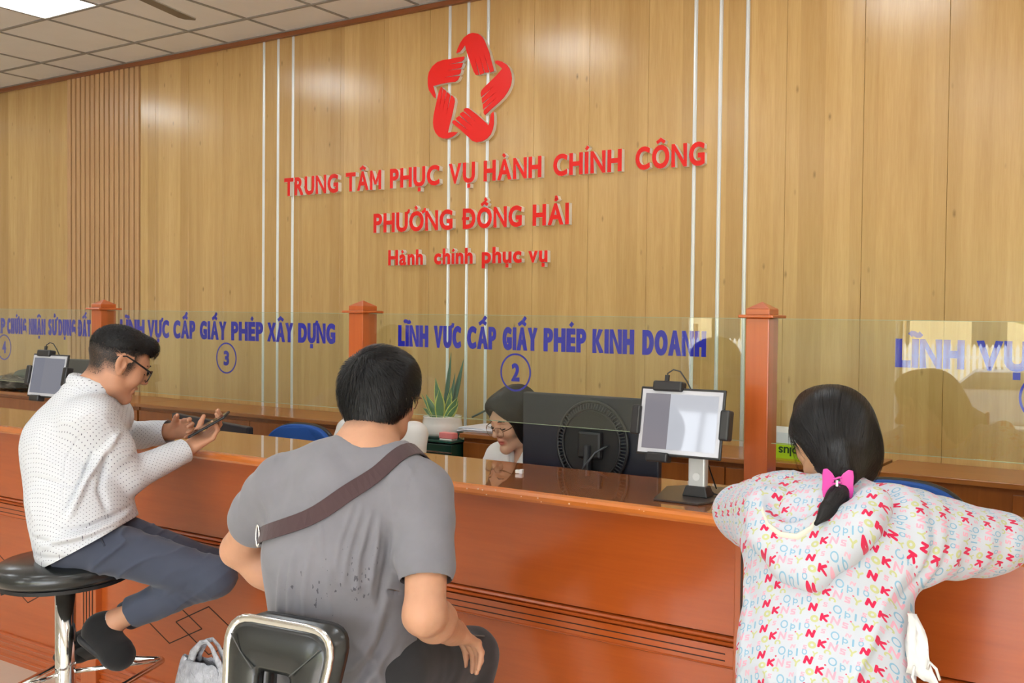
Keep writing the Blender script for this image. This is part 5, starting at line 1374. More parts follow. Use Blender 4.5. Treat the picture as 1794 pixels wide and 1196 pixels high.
    s2 = strands(H, sd2, lambda P: np.tile(-u_*1.0-f_*.3, (len(P), 1)), .004, .0005, .0001, 2, None, 2, .0006, .4)
    hair_obj([base, s_+(4,), s2+(3,)], t)
    # shirt
    Sh = SDF(); bk = -d
    Sh.cap(pel+A_(-.005, 0, -.035), pel+up*.10+bk*.015, .176, .172, .05, (d, .86), 0)
    Sh.cap(hN+A_(0, 0, .0), hF+A_(0, 0, .0), .108, .108, .06, None, 0)
    Sh.cap(pel+up*.10+bk*.02, A_(-3.335, 1.865, 1.13), .168, .176, .06, (d, .82), 0)
    Sh.cap(A_(-3.335, 1.865, 1.13), A_(-3.30, 1.885, 1.21), .165, .125, .06, (d, .85), 0)
    Sh.cap(shN+A_(-.03, .02, -.02), shF+A_(.03, 0, -.02), .078, .078, .06, None, 0)
    Sh.cap(A_(-3.295, 1.885, 1.25), nk+A_(-.008, -.014, -.012), .10, .070, .04, None, 0)
    Sh.cap(shN, shN+(elN-shN)*.5, .073, .070, .04, None, 1); Sh.cap(shN+(elN-shN)*.5, elN+A_(0, 0, .0), .070, .060, .03, None, 1)
    Sh.cap(elN, wrN+(wrN-elN)*.10, .060, .041, .025, None, 2)
    Sh.cap(shF, elF, .068, .056, .04, None, 3); Sh.cap(elF, wrF+(wrF-elF)*.12, .055, .040, .025, None, 4)
    # collar opening
    Sh.cap(nk+A_(.004, .006, .02), nk+A_(.03, .05, .11), .070, .085, .006, None, 0, True)
    v, q = Sh.mesh(.0048); N = vnormals(v, q); G = Sh.groups(v)
    D = .0035*vnoise(v*9)+.0012*vnoise(v*26)+.0030*ridged(v*A_(1, 1, .55), 7.5)*np.clip(.5+vnoise(v*4+5), 0, 1)+.0075*crease(np.stack([(v @ d)*.9+v[:, 2]*.5, v @ r, v[:, 2]*.8-(v @ d)*.5], 1), 9.)*np.clip(.35+vnoise(v*5+1), 0, 1)
    # sleeve creases: rings that bunch towards the elbow
    for a, b, g_, R0 in ((shN, elN, 1, .9), (elN, wrN, 2, 1.0), (elF, wrF, 4, 1.)):
        m_ = G == g_; ax_ = nrm(b-a); s1 = ((v-a) @ ax_); ln_ = np.linalg.norm(b-a)
        w1 = np.exp(-((s1-(ln_ if g_ == 1 else 0))/(.10))**2); D += m_*w1*.0058*np.sin(s1*150+7*vnoise(v*12))*np.clip(.35+vnoise(v*9+3), 0, 1)
    fr = (A_(-3.30, 1.86, 1.0), d, up)
    st = [([(.13, .20), (.04, .05), (.00, -.06)], .010, .010), ([(.10, .15), (.08, .02), (.10, -.05)], .008, -.008), ([(.15, -.08), (.06, -.115), (-.02, -.13), (-.07, -.15)], .009, .010), ([(.16, -.06), (.05, -.095), (-.03, -.10)], .008, -.009),
          ([(-.10, .06), (.0, .04), (.05, .05)], .008, -.005), ([(-.12, -.13), (-.02, -.145), (.08, -.12)], .009, -.005), ([(-.14, -.20), (-.04, -.19), (.05, -.19)], .008, -.004), ([(.0, -.20), (.08, -.13), (.14, -.10)], .010, .008), ([(.06, .14), (.03, .05), (-.01, -.04)], .006, -.008)]
    D += 1.9*folds(v, N, st, fr, r)
    seam = [([(.075, .235), (.02, .19), (-.015, .12), (-.022, .03), (-.015, -.02)], .0022, -.0035)]; D += folds(v, N, seam, fr, r)
    v = v+N*D[:, None]; v = smooth(v, q, 1, .3)
    fm = {0: (pel, d, up-r), 1: (pel, d, up-r), 2: (elN, wrN-elN, r, .055), 3: (shF, elF-shF, r, .065), 4: (elF, wrF-elF, r, .055)}
    # hem: cut slanting down over the seat
    dn = nrm(wrN-elN); v, q = clip_plane(v, q, wrN-dn*.012, dn+A_(0, 0, .0), .09)
    dn = nrm(wrF-elF); v, q = clip_plane(v, q, wrF-dn*.012, dn, .085)
    hn = nrm(A_(.56*ld[0], .56*ld[1], -1.)); v, q = clip_plane(v, q, pel+A_(0, 0, -.048), hn, None, (G == 0) & (v[:, 2] < .98))
    q2 = q; uv = clothuv(v, q2, G, fm)
    to_obj('shirt', v, q2, M['dotshirt'], t, uv=uv)
    # collar, placket seam lines
    cr = MB(); n = 26; ring_ = []
    for k in range(n):
        a = 2*PI*k/n; c_ = nk+A_(.0, .0, .016); ring_.append(c_+(r*math.cos(a)*.066+d*math.sin(a)*.068)+up*(.020*math.cos(a-PI*1.5)))
    cr.tube(ring_, .013, 8, closed=True, flat=1.9, up=(0, 0, 1)); co = cr.build('collar', M['dotshirt'], t, smooth=True)
    me = co.data; ul = me.uv_layers.new(name='UVMap')
    for lp in me.loops: p_ = me.vertices[lp.vertex_index].co; ul.data[lp.index].uv = (p_.x*1.2, p_.z)
    # trousers
    Tr = SDF(); Tr.cap(pel+A_(0, 0, -.045)-lr*.05, pel+A_(0, 0, -.045)+lr*.05, .095, .095, .05)
    Tr.cap(hN+A_(0, 0, -.010), kN, .088, .064, .05, None, 1); Tr.cap(hF+A_(0, 0, -.010), kF, .086, .062, .04, None, 2)
    eN = kN+(aN-kN)*.80; eF = kF+(aF-kF)*.86
    Tr.cap(kN, eN, .063, .053, .035, None, 3); Tr.cap(kF, eF, .062, .053, .035, None, 4)
    v, q = Tr.mesh(.0050); N = vnormals(v, q); G = Tr.groups(v); D = .002*vnoise(v*12)+.0095*crease(np.stack([(v @ lr)*.7, ((v-hN) @ ld)*1.0-v[:, 2]*1.4, v[:, 2]*.4], 1), 15.)*np.clip(.9-((v-hN) @ ld)*1.1+vnoise(v*5+2)*.6, .15, 1)
    ax_ = nrm(kN-hN); s1 = (v-hN) @ ax_; zc = (v-hN)[:, 2]
    m_ = (G == 1) | (G == 0); D += m_*.0040*np.sin(s1*95-zc*110+6*vnoise(v*7))*np.clip(1.1-s1/.42, 0, 1)*np.clip(.1+1.3*vnoise(v*6+9), 0, 1)
    ak = np.exp(-((s1-.40)/.05)**2); D += ((G == 1) | (G == 3))*.0030*np.sin(s1*170+zc*140+6*vnoise(v*12))*ak*np.clip(.3+vnoise(v*9+4),0,1)
    D += (G == 3)*.0015*np.sin(((v-kN) @ nrm(eN-kN))*60+4*vnoise(v*9))
    v = smooth(v+N*D[:, None], q, 1, .3)
    dn = nrm(eN-kN); v, q = clip_plane(v, q, eN+dn*.012, dn, .10); dn = nrm(eF-kF); v, q = clip_plane(v, q, eF+dn*.012, dn, .10)
    to_obj('trousers', v, q, M['trouser'], t)
    pk_ = MB(); p_ = [hN+lr*.075+ld*.06+up*.062, hN+lr*.088+ld*.085+up*.030, hN+lr*.090+ld*.095+up*(-.005)]
    p2, g2 = project(Tr, p_, .002); pk_.tube([tuple(x) for x in p2], .0028, 6); pk_.build('pocket_edge', M['trouser'], t, smooth=True)
    # socks and shoes
    for nm, a_, hd_, toe_, kk in (('near', aN, A_(-.068, -.052, -.028), A_(.085, -.012, -.125), kN), ('far', aF, A_(.03, -.02, -.05), A_(-.17, -.10, -.11), kF)):
        so_ = MB(); dv = nrm(a_-kk)
        so_.tube([tuple(a_-dv*.004), tuple(a_+dv*.02), tuple(a_+dv*.035)], [.0375, .039, .040], 24); so_.build('sock', M['sock'], t, smooth=True)
        Sx = SDF(); heel = a_+hd_; toe = a_+toe_; dv2 = nrm(toe-heel)
        Sx.cap(a_+dv*.030, a_+dv*.055, .040, .042, .02); Sx.cap(heel+dv2*.03, heel+dv2*.14, .038, .044, .03); Sx.cap(heel+dv2*.14, toe-dv2*.035, .044, .036, .03); Sx.cap(a_+dv*.05, heel+dv2*.15, .040, .036, .03)
        vv, qq = Sx.mesh(.0045); vv = smooth(vv, qq, 1)
        shoe = to_obj('shoe', vv, qq, M['shoe'], t)
        sn = nrm(np.cross(np.cross(dv2, dv), dv2)); sl = SDF(); sl.cap(heel+dv2*.03+sn*.030, toe-dv2*.035+sn*.028, .040, .037, .02, (sn, .45)); vv, qq = sl.mesh(.005); to_obj('sole', vv, qq, M['shoe_sole'], shoe)
    return t
man_white()
# phone between the hands
t = thing('phone', 'dark smartphone held by the man in the white dotted shirt', 'phone', (-3.085, 2.205, 1.196))
Rp = Matrix(((.80, -.25, .545), (.38, .92, -.08), (-.46, .30, .835)))
ux = Vector((.75, .43, .50)).normalized(); uz = Vector((-.30, -.46, .84)); uz = (uz-ux*uz.dot(ux)).normalized(); uy = uz.cross(ux)
Rp = Matrix((ux, uy, uz)).transposed()
MB().box((-3.085, 2.205, 1.196), (.150, .073, .0085), Rp).build('shell', M['frame_black'], t, bevel=.0035, seg=3)
MB().box(Vector((-3.085, 2.205, 1.196))+Rp @ Vector((0, 0, .0046)), (.142, .066, .001), Rp).build('display', plain('phone_glass', (.02, .022, .026, 1), .06), t)

def hand_arm(parts, cols, el, wr, dd, pal, th, cu, s=.95, ts=(.75, .5, .2), r0=.043, r1=.029, res=.0028, frm=0., tc=.25, spread=.03, sh=None):
    Hh = SDF(); hand_prims(Hh, wr+dd*.012, dd, pal, th, cu, s, spread, ts, tc)
    mid = el+(wr-el)*.35
    Hh.cap(el+(wr-el)*frm, mid, r0*(1-frm*.3), r0*1.02, .02, None, 3); Hh.cap(mid, wr, r0*1.0, r1, .025, None, 3)
    if sh is not None: Hh.cap(sh, el, r0*1.12, r0*.98, .02, None, 3)
    v, q = Hh.mesh(res); v = v+vnormals(v, q)*(.0006*vnoise(v*70))[:, None]; parts.append((v, q)); cols.append(np.zeros((len(v), 3)))

# ------------------------------------------------------------------ man in the grey T-shirt
def man_grey():
    t = person('man in a grey T-shirt with a brown strap across his back', (-1.70, 1.56, .70))
    d = nrm(A_(-.50, .87, 0)); r = A_(.87, .50, 0); up = A_(0, 0, 1)
    pel = A_(-1.70, 1.57, .80); hc = A_(-1.70, 1.675, 1.405); nk = A_(-1.655, 1.60, 1.285)
    shL = A_(-1.865, 1.505, 1.195); shR = A_(-1.505, 1.635, 1.195)
    elL = A_(-2.040, 1.545, 1.016); wrL = A_(-1.93, 1.67, .865); elR = A_(-1.415, 1.525, .962); wrR = A_(-1.505, 1.715, .855)
    hf = nrm(A_(-.40, .90, -.16)); hu = nrm(A_(-.05, .16, .98))
    H = SDF(); L, ax = head_prims(H, hc, hf, hu, .95, neck=nk+A_(-.01, -.015, -.03), neck_r=.060)
    H.cap(nk+A_(-.02, -.01, -.04), nk+A_(-.05, -.03, -.09), .082, .10, .05, (d, .8), 1); H.cap(nk+A_(0, 0, -.03), shR+A_(-.06, 0, .0), .05, .045, .05, None, 1); H.cap(nk+A_(0, 0, -.03), shL+A_(.06, 0, .0), .05, .045, .05, None, 1)
    Vh, Qh = H.mesh(.0034); Ax = np.stack(ax); X = (Vh-hc) @ Ax.T/.95; x, y, z = X.T
    nape = np.clip((z+.088+.006*vnoise(X*50))/.035, 0, 1)*np.clip((-.015-y)/.03, 0, 1)*.8
    hp = A_(0, 0, 0); scr = sum(np.exp(-(np.linalg.norm(X-c_, axis=1)/.005)**2) for c_ in (A_(-.006, -.060, -.118), A_(.002, -.058, -.114)))
    parts = [(Vh, Qh)]; cols = [np.stack([nape, np.clip(scr, 0, .5), 0*x], 1)]
    dR = nrm(A_(-.12, .80, -.52)); dL = nrm(A_(.25, .75, -.55))
    hand_arm(parts, cols, elR, wrR, dR, (.3, -.5, -.8), (-.9, -.2, .1), (.30, .34, .40, .46), .98, (.7, .6, .15), .043, .031, sh=shR+(elR-shR)*.35)
    hand_arm(parts, cols, elL, wrL, dL, (0, 0, -1), (.9, .1, 0), (.2, .25, .3, .35), .98, (.7, .6, .1), .043, .031, res=.003, sh=shL+(elL-shL)*.35)
    B = SDF(); B.cap(pel, A_(-1.70, 1.57, 1.15), .12, .13, .05, (d, .75)); B.cap(shL, shR, .05, .05, .05)
    hL = pel+A_(-.10, .0, -.02); hR = pel+A_(.085, .05, -.02); kL = A_(-1.98, 1.96, .69); kR = A_(-1.665, 1.965, .690)
    aL = A_(-1.86, 1.90, .30); aR = A_(-1.62, 1.86, .30)
    for h_, k_, a_ in ((hL, kL, aL), (hR, kR, aR)): B.cap(h_, k_, .07, .05); B.cap(k_, a_, .05, .036)
    v, q = B.mesh(.011); parts.append((v, q)); cols.append(np.zeros((len(v), 3)))
    Vb, Qb = join(parts); to_obj('body', Vb, Qb, M['skin2'], t, col=np.concatenate(cols))
    g = MB()
    for sx in (-1, 1):
        rim = [(.004, .012), (.030, .016), (.056, .014), (.060, .0), (.054, -.016), (.030, -.020), (.010, -.014), (.003, -.002)]
        g.tube([L(sx*a, .112-.12*max(0, a-.02), b-.006) for a, b in rim], .0014, 6, closed=True)
        g.tube([L(sx*.060, .106, .004), L(sx*.074, .094, .004), L(sx*.0815, .03, .008), L(sx*.083, -.012, .010), L(sx*.080, -.040, -.006)], .0014, 6)
    g.tube([L(-.005, .112, .002), L(0, .115, .004), L(.005, .112, .002)], .0014, 6)
    g.build('spectacle_frame', M['frame_gold'], t, smooth=True)
    # hair
    Hs = SDF(); E = lambda c, rad, k=.025: Hs.ell(L(*c), np.array(rad)*.95, Ax, k)
    E((0, -.010, .034), (.081, .101, .089)); E((0, -.044, .008), (.073, .063, .082)); E((0, .045, .068), (.066, .056, .048)); E((0, -.052, -.040), (.060, .044, .048), .03)
    for sx in (-1, 1): E((sx*.065, -.012, .02), (.017, .05, .05), .03)
    vz, qz = Hs.mesh(.0042); Xh = (vz-hc) @ Ax.T/.95; hx, hy, hz = Xh.T
    # hairline: down to the nape at the back, above the ear at the side, high on the forehead
    low = np.interp(hy, [-.12, -.06, -.035, -.012, .03, .05, .08, .12], [-.084, -.082, -.058, .016, .022, .030, .060, .07])
    keep = hz > low+.007*vnoise(Xh*90)+.004*vnoise(Xh*220); n_ = vnormals(vz, qz)
    whorl = np.array([-.030, -.070, .085]); gv = groove(Xh, whorl, whorl, 5., 16.); gf = groove(Xh, whorl, whorl, 22., 30., 3.)
    vz = vz+n_*((gv*.0055+gf*.0022)*np.clip(np.linalg.norm(Xh-whorl, axis=1)/.05, 0, 1)-.008*np.clip(1-(hz-low)/.03, 0, 1))[:, None]
    kq = keep[qz].all(1); used = np.unique(qz[kq]); mp = -np.ones(len(vz), int); mp[used] = np.arange(len(used)); base = (vz[used], mp[qz[kq]])
    rs = np.random.RandomState(9); cand = vz[used]; cx_ = hz[used]; sd = cand[rs.randint(0, len(cand), 6500)]
    def df(P):
        Xl = (P-hc) @ Ax.T/.95; v = Xl-whorl; v = v/(np.linalg.norm(v, axis=1)[:, None]+.02); tw = np.cross(v, np.array([0, -.6, .7])); v = v+tw*.45*np.exp(-(np.linalg.norm(Xl-whorl, axis=1)/.06)**2)[:, None]
        v[:, 2] -= .55*np.clip((-Xl[:, 1]+.02)/.08, 0, 1)*np.clip((.05-Xl[:, 2])/.05, 0, 1); return v @ Ax
    s1 = strands(Hs, sd, df, .034, .0010, .0012, 5, None, 3, .0085, .30)
    hair_obj([base+(gf[used]*.5+.4,), s1+(6,)], t)
    # T-shirt
    Sh = SDF(); bk = -d
    Sh.cap(pel+A_(.01, .0, -.10), pel+up*.08, .165, .150, .05, (d, .86), 0)
    Sh.cap(pel+up*.08, A_(-1.695, 1.56, 1.05), .148, .160, .06, (d, .82), 0)
    Sh.cap(A_(-1.695, 1.56, 1.05)+r*.0, A_(-1.69, 1.575, 1.15), .168, .150, .07, (d, .80), 0)
    Sh.cap(shL+r*.055+A_(0, .01, -.02), shR-r*.055+A_(0, 0, -.02), .076, .076, .06, None, 0)
    Sh.cap(A_(-1.685, 1.575, 1.215), nk+A_(-.004, -.008, -.040), .105, .076, .05, None, 0)
    Sh.cap(shL+r*.05+up*.015, nk-r*.05+A_(0, 0, -.02), .060, .050, .05, None, 0); Sh.cap(shR-r*.05+up*.015, nk+r*.05+A_(0, 0, -.02), .060, .050, .05, None, 0)
    sL = shL+(elL-shL)*.50; sR = shR+(elR-shR)*.62
    Sh.cap(shL+r*.01, sL, .066, .066, .035, None, 1); Sh.cap(shR-r*.01, sR, .066, .064, .035, None, 2)
    Sh.cap(nk+A_(0, .005, .008), nk+A_(.0, .03, .08), .066, .080, .006, None, 0, True)
    v, q = Sh.mesh(.0050); N = vnormals(v, q); G = Sh.groups(v)
    D = .0030*vnoise(v*8)+.0008*vnoise(v*24)+.0024*ridged(v*A_(1, 1, .4), 9)*np.clip(.45+vnoise(v*4+5), 0, 1)+.0085*crease(np.stack([(v @ r)*1.1+v[:, 2]*.35, v @ d, v[:, 2]*.45], 1), 12.)*np.clip(.25+vnoise(v*4.5+1), 0, 1)
    fr = (A_(-1.69, 1.55, 1.05), r, up); P2 = (v-fr[0]) @ r; Z2 = v[:, 2]-1.05
    # draped folds from the photograph: fan from the right armpit and from the strap, sag at the waist
    st = [([(.095, .12), (.075, .03), (.070, -.05)], .006, .007), ([(.115, .11), (.105, .03), (.095, -.06)], .006, .008), ([(.075, .13), (.055, .05), (.045, -.03)], .006, .005), ([(.135, .09), (.128, .0), (.110, -.10)], .007, -.010),
          ([(.055, .13), (.035, .06), (.030, .0)], .005, .004), ([(-.02, .07), (-.035, -.02), (-.045, -.12)], .007, .004), ([(-.06, .04), (-.075, -.05), (-.08, -.15)], .007, .005), ([(-.09, .01), (-.105, -.08), (-.11, -.17)], .007, .005),
          ([(.12, -.08), (.10, -.16), (.06, -.22), (.0, -.25)], .011, .009), ([(.13, -.12), (.11, -.19), (.06, -.26)], .010, -.008), ([(-.13, -.12), (-.10, -.20), (-.04, -.24)], .010, .006), ([(.02, .05), (.015, -.06), (.03, -.18)], .009, .003), ([(.06, -.16), (.10, -.22), (.12, -.29)], .010, .008), ([(.14, -.17), (.09, -.25), (.05, -.31)], .010, .007)]
    D += 1.45*folds(v, N, st, fr, -d)
    for a, b, g_ in ((shL, sL, 1), (shR, sR, 2)):
        ax_ = nrm(b-a); s1 = (v-a) @ ax_; m_ = G == g_; D += m_*.0020*np.sin(s1*60+6*vnoise(v*8))
        ln_ = np.linalg.norm(b-a); D += m_*(-.0016)*np.exp(-((s1-(ln_+.020))/.0018)**2)
    v = smooth(v+N*D[:, None], q, 1, .3)
    for e_, s0 in ((sL, shL), (sR, shR)): dn = nrm(e_-s0); v, q = clip_plane(v, q, e_+dn*.030, dn, .105)
    v, q = clip_plane(v, q, pel+A_(0, 0, -.085), A_(0, 0, -1))
    o = to_obj('t_shirt', v, q, M['tshirt_s'], t)
    nkb = MB(); n = 28
    rg = [nk+A_(0, .004, -.004)+(r*math.cos(2*PI*k/n)*.064+d*math.sin(2*PI*k/n)*.066)+up*(-.010*math.sin(2*PI*k/n)) for k in range(n)]
    nkb.tube([tuple(p_) for p_ in rg], .0075, 8, closed=True, flat=1.3, up=(0, 0, 1)).build('neck_band', M['tshirt'], t, smooth=True)
    # jeans
    Tr = SDF(); Tr.cap(pel+A_(-.05, -.02, -.035), pel+A_(.05, .03, -.035), .115, .115, .05)
    Tr.cap(hL, kL, .092, .072, .04, None, 1); Tr.cap(hR+A_(.01, 0, 0), kR, .096, .074, .04, None, 2); Tr.cap(kL, aL, .070, .055, .035, None, 3); Tr.cap(kR, aR, .070, .055, .035, None, 4)
    v, q = Tr.mesh(.0055); N = vnormals(v, q); D = .0028*vnoise(v*16)+.0015*vnoise(v*34)
    v = smooth(v+N*D[:, None], q, 1, .3); to_obj('jeans', v, q, M['jeans'], t)
    sp_ = [hR+(kR-hR)*s_+A_(.045+.01*math.sin(s_*5), -.03, .066-.02*s_) for s_ in np.linspace(.05, 1.05, 16)]; p2, _ = project(Tr, sp_, .0025)
    sm_ = MB(); sm_.tube([tuple(x) for x in p2], .0016, 6).build('seam', plain('denim_seam_thread', srgb(120, 118, 112), .8), t, smooth=True)
    for k_, a_, f_ in ((kL, aL, A_(-.05, .2, -.02)), (kR, aR, A_(.03, .2, -.02))):
        Sx = SDF(); Sx.cap(a_+A_(0, -.02, -.05), a_+A_(0, -.02, -.06)+f_*.55, .042, .046, .03); Sx.cap(a_+A_(0, -.02, -.06)+f_*.55, a_+A_(0, 0, -.07)+f_, .046, .036, .03); Sx.cap(a_, a_+A_(0, -.01, -.05), .045, .045, .03)
        vv, qq = Sx.mesh(.007); to_obj('shoe', vv, qq, M['shoe'], t)
    return t, Sh
# stained jersey: small dark damp specks on the lower back
tt_ = NT('grey_jersey_specked'); v_ = tt_.coord('Object'); n1 = tt_.noise(v_, 9, 4, .6); c_ = tt_.mix(n1, srgb(112, 111, 117), srgb(134, 133, 140))
def near_spot(c, r):
    s1 = tt_.n('ShaderNodeVectorMath', operation='DISTANCE'); tt_.l(tt_.coord('Object'), s1.inputs[0]); s1.inputs[1].default_value = c; return tt_.math('SUBTRACT', 1.0, tt_.math('DIVIDE', s1.outputs['Value'], r), clamp=True)
base_ = Vector((-1.70, 1.56, .70)); sp1 = near_spot(tuple(Vector((-1.655, 1.45, 1.00))-base_), .085); sp2 = near_spot(tuple(Vector((-1.56, 1.46, 1.03))-base_), .085)
sps = tt_.math('MAXIMUM', sp1, sp2); nn = tt_.noise(tt_.coord('Object', (1, 1, .45)), 120, 2, .5); sk = tt_.math('GREATER_THAN', tt_.math('ADD', nn, tt_.math('MULTIPLY', sps, .16)), .74)
sk = tt_.math('MULTIPLY', sk, tt_.math('GREATER_THAN', sps, .02)); c_ = tt_.mix(tt_.math('MULTIPLY', sk, .75), c_, srgb(64, 64, 70))
b_ = tt_.bsdf(c_, .88, spec=.15, normal=tt_.bump(tt_.noise(tt_.coord('Object'), 900, 2), .15, .001)); b_.inputs['Sheen Weight'].default_value = .2; M['tshirt_s'] = tt_.m
tg, ShG = man_grey()
# strap
t = thing('shoulder_bag', 'dark brown bag strap with metal ring worn diagonally over the grey T-shirt', 'bag', (-1.65, 1.5, 1.2))
pts = [(-1.56, 1.70, 1.25), (-1.565, 1.66, 1.272), (-1.562, 1.62, 1.2785), (-1.550, 1.57, 1.275), (-1.553, 1.52, 1.258), (-1.5799, 1.48, 1.2265), (-1.6276, 1.46, 1.1835), (-1.6785, 1.45, 1.1418), (-1.7451, 1.46, 1.1026), (-1.785, 1.48, 1.0803)]
P_ = []; 
for a, b in zip(pts, pts[1:]):
    for k in range(4): P_.append(V3(*a)*(1-k/4)+V3(*b)*k/4)
P_.append(V3(*pts[-1])); pp, gg = project(ShG, P_, .0085)
for _ in range(3): pp[1:-1] = (pp[:-2]+2*pp[1:-1]+pp[2:])/4
def ribbon(pp, gg, w, th, name, mat, parent):
    T = np.gradient(pp, axis=0); T /= np.linalg.norm(T, axis=1)[:, None]; sd = np.cross(T, gg); sd /= np.linalg.norm(sd, axis=1)[:, None]
    mb = MB(); n = len(pp); vs = []
    for i in range(n):
        for a, b in ((-w, -th), (w, -th), (w, th), (-w, th)): vs.append(tuple(pp[i]+sd[i]*a+gg[i]*b))
    fs = [(i*4+k, i*4+(k+1) % 4, (i+1)*4+(k+1) % 4, (i+1)*4+k) for i in range(n-1) for k in range(4)]+[(3, 2, 1, 0), tuple(range(4*n-4, 4*n))]
    mb.add(vs, fs); return mb.build(name, mat, parent, bevel=.0008, seg=1)
ribbon(pp, gg, .0190, .0016, 'strap', M['strap'], t)
pts = [(-1.79, 1.482, 1.075), (-1.82, 1.50, 1.067), (-1.86, 1.53, 1.06), (-1.87, 1.58, 1.05), (-1.85, 1.64, 1.04), (-1.80, 1.70, 1.02)]
p3, g3 = project(ShG, [V3(*a)*(1-k/3)+V3(*b)*k/3 for a, b in zip(pts, pts[1:]) for k in range(3)], .004); ribbon(p3, g3, .014, .0014, 'strap', M['strap'], t)
MB().tube([tuple(pp[-1]+V3(.012*math.cos(a)*.45, -.004, .024*math.sin(a))) for a in np.linspace(0, 2*PI, 21)[:-1]], .0022, 8, closed=True).build('ring', M['chrome'], t, smooth=True)
blob_mesh('pouch', (-1.77, 1.80, .98), (.10, .035, .07), M['strap'], t, 3, .05, 3)

# ------------------------------------------------------------------ woman in the printed jacket
def woman():
    t = person('woman with a black ponytail in a jacket printed with letters', (-.66, 1.93, .70))
    d = nrm(A_(-.06, 1, 0)); r = A_(1, .06, 0); up = A_(0, 0, 1)
    pel = A_(-.655, 1.90, .79); hc = A_(-.7245, 2.137, 1.332); nk = A_(-.670, 2.005, 1.222)
    shL = A_(-.815, 1.975, 1.185); shR = A_(-.495, 1.965, 1.185); elL = A_(-.975, 2.165, 1.125); elR = A_(-.350, 2.165, 1.130)
    wrL = A_(-.80, 2.335, 1.130); wrR = A_(-.53, 2.36, 1.130)
    hf = nrm(A_(-.80, .58, -.18)); hu = nrm(A_(-.05, .16, .98))
    H = SDF(); L, ax = head_prims(H, hc, hf, hu, .945, fem=True, neck=nk+A_(0, -.01, -.03), neck_r=.050)
    H.cap(nk+A_(0, -.01, -.03), nk+A_(0, -.02, -.07), .06, .09, .04, (d, .8), 1)
    Vh, Qh = H.mesh(.0034); parts = [(Vh, Qh)]; cols = [np.zeros((len(Vh), 3))]
    for el, wr, dd, th in ((elL, wrL, nrm(A_(.93, .30, -.05)), (.1, .6, .6)), (elR, wrR, nrm(A_(-.93, .10, -.05)), (-.1, .6, .6))):
        hand_arm(parts, cols, el, wr, dd, (0, -.1, -1), th, (.15, .2, .25, .3), .88, (.75, .5, .0), .038, .026, .0035, .3)
    B = SDF(); B.cap(pel, A_(-.66, 1.93, 1.12), .12, .115, .05, (d, .75)); B.cap(shL, shR, .045, .045, .05); B.cap(shL, elL, .042, .038); B.cap(shR, elR, .042, .038)
    hL = pel+A_(-.085, .02, -.02); hR = pel+A_(.085, .02, -.02); kL = A_(-.78, 2.20, .68) ; kR = A_(-.55, 2.20, .68); aL = A_(-.76, 2.12, .28); aR = A_(-.57, 2.12, .28)
    for h_, k_, a_ in ((hL, kL, aL), (hR, kR, aR)): B.cap(h_, k_, .07, .05); B.cap(k_, a_, .048, .034)
    v, q = B.mesh(.011); parts.append((v, q)); cols.append(np.zeros((len(v), 3)))
    Vb, Qb = join(parts); to_obj('body', Vb, Qb, M['skin3'], t, col=np.concatenate(cols))
    # hair gathered into a low ponytail
    Ax = np.stack(ax); Hs = SDF(); E = lambda c, rad, k=.03: Hs.ell(L(*c), np.array(rad)*.95, Ax, k)
    clip = A_(-.612, 1.885, 1.270)
    Hs.ell(hc+A_(.006, -.012, .020), (.097, .110, .100), None, .03); Hs.ell(hc+A_(.030, -.048, -.036), (.073, .070, .078), None, .04)
    E((0, .045, .075), (.070, .06, .05)); Hs.cap(hc+A_(.030, -.055, -.040), clip+A_(-.002, .012, .010), .086, .022, .06)
    vz, qz = Hs.mesh(.0045); Xh = (vz-hc) @ Ax.T/.95; hx, hy, hz = Xh.T
    low = np.interp(hy, [-.16, -.05, -.02, .0, .03, .06, .09, .12], [-.16, -.125, -.09, -.045, .02, .04, .055, .07]); keep = (hz > low); lt_ = (vz-hc) @ A_(.95, .31, 0); keep &= ~((lt_ < .012) & (vz[:, 2] < 1.340-(lt_+.085)*1.25+.004*vnoise(vz*60)) & (vz[:, 2] < 1.345))
    n_ = vnormals(vz, qz); gv = groove(vz, clip, hc-clip, 8., 5.); gf = groove(vz, clip, hc-clip, 34., 7., 3.); vz = vz+n_*(gv*.0030+gf*.0016-.006*np.clip(1-(hz-low)/.02, 0, 1))[:, None]
    kq = keep[qz].all(1); used = np.unique(qz[kq]); mp = -np.ones(len(vz), int); mp[used] = np.arange(len(used)); base = (vz[used], mp[qz[kq]])
    rs = np.random.RandomState(21); sd = vz[used][rs.randint(0, len(used), 3600)]
    def df(P):
        v = clip+A_(0, .0, -.0)-P; L_ = np.linalg.norm(v, axis=1)[:, None]; v = v/(L_+.01); side = (P-hc)[:, 2:3]; v[:, 2] -= .30*np.clip((.12-side[:, 0])/.12, 0, 1); top = np.clip((side[:, 0]-.03)/.05, 0, 1); v[:, 1] -= .4*top; return v
    s1 = strands(Hs, sd, df, .085, .0009, .0012, 8, None, 5, .0012, .06)
    # stray ends hanging at the sides
    sd2 = np.stack([hc[0]+np.where(rs.rand(160) < .75, .098, -.102)+rs.randn(160)*.005, hc[1]-.01+rs.randn(160)*.022, hc[2]+.02+rs.rand(160)*.05], 1)
    s2 = strands(Hs, sd2, lambda P: np.tile([0, -.1, -1.], (len(P), 1)), .115, .0008, .001, 8, None, 6, .006, .06)
    Pt = SDF(); pth = [clip+A_(.0, -.016, -.004), A_(-.612, 1.840, 1.246), A_(-.616, 1.800, 1.228), A_(-.628, 1.765, 1.206)]
    for (a, b), (r1, r2) in zip(zip(pth, pth[1:]), ((.017, .020), (.020, .016), (.016, .004))): Pt.cap(a, b, r1, r2, .012)
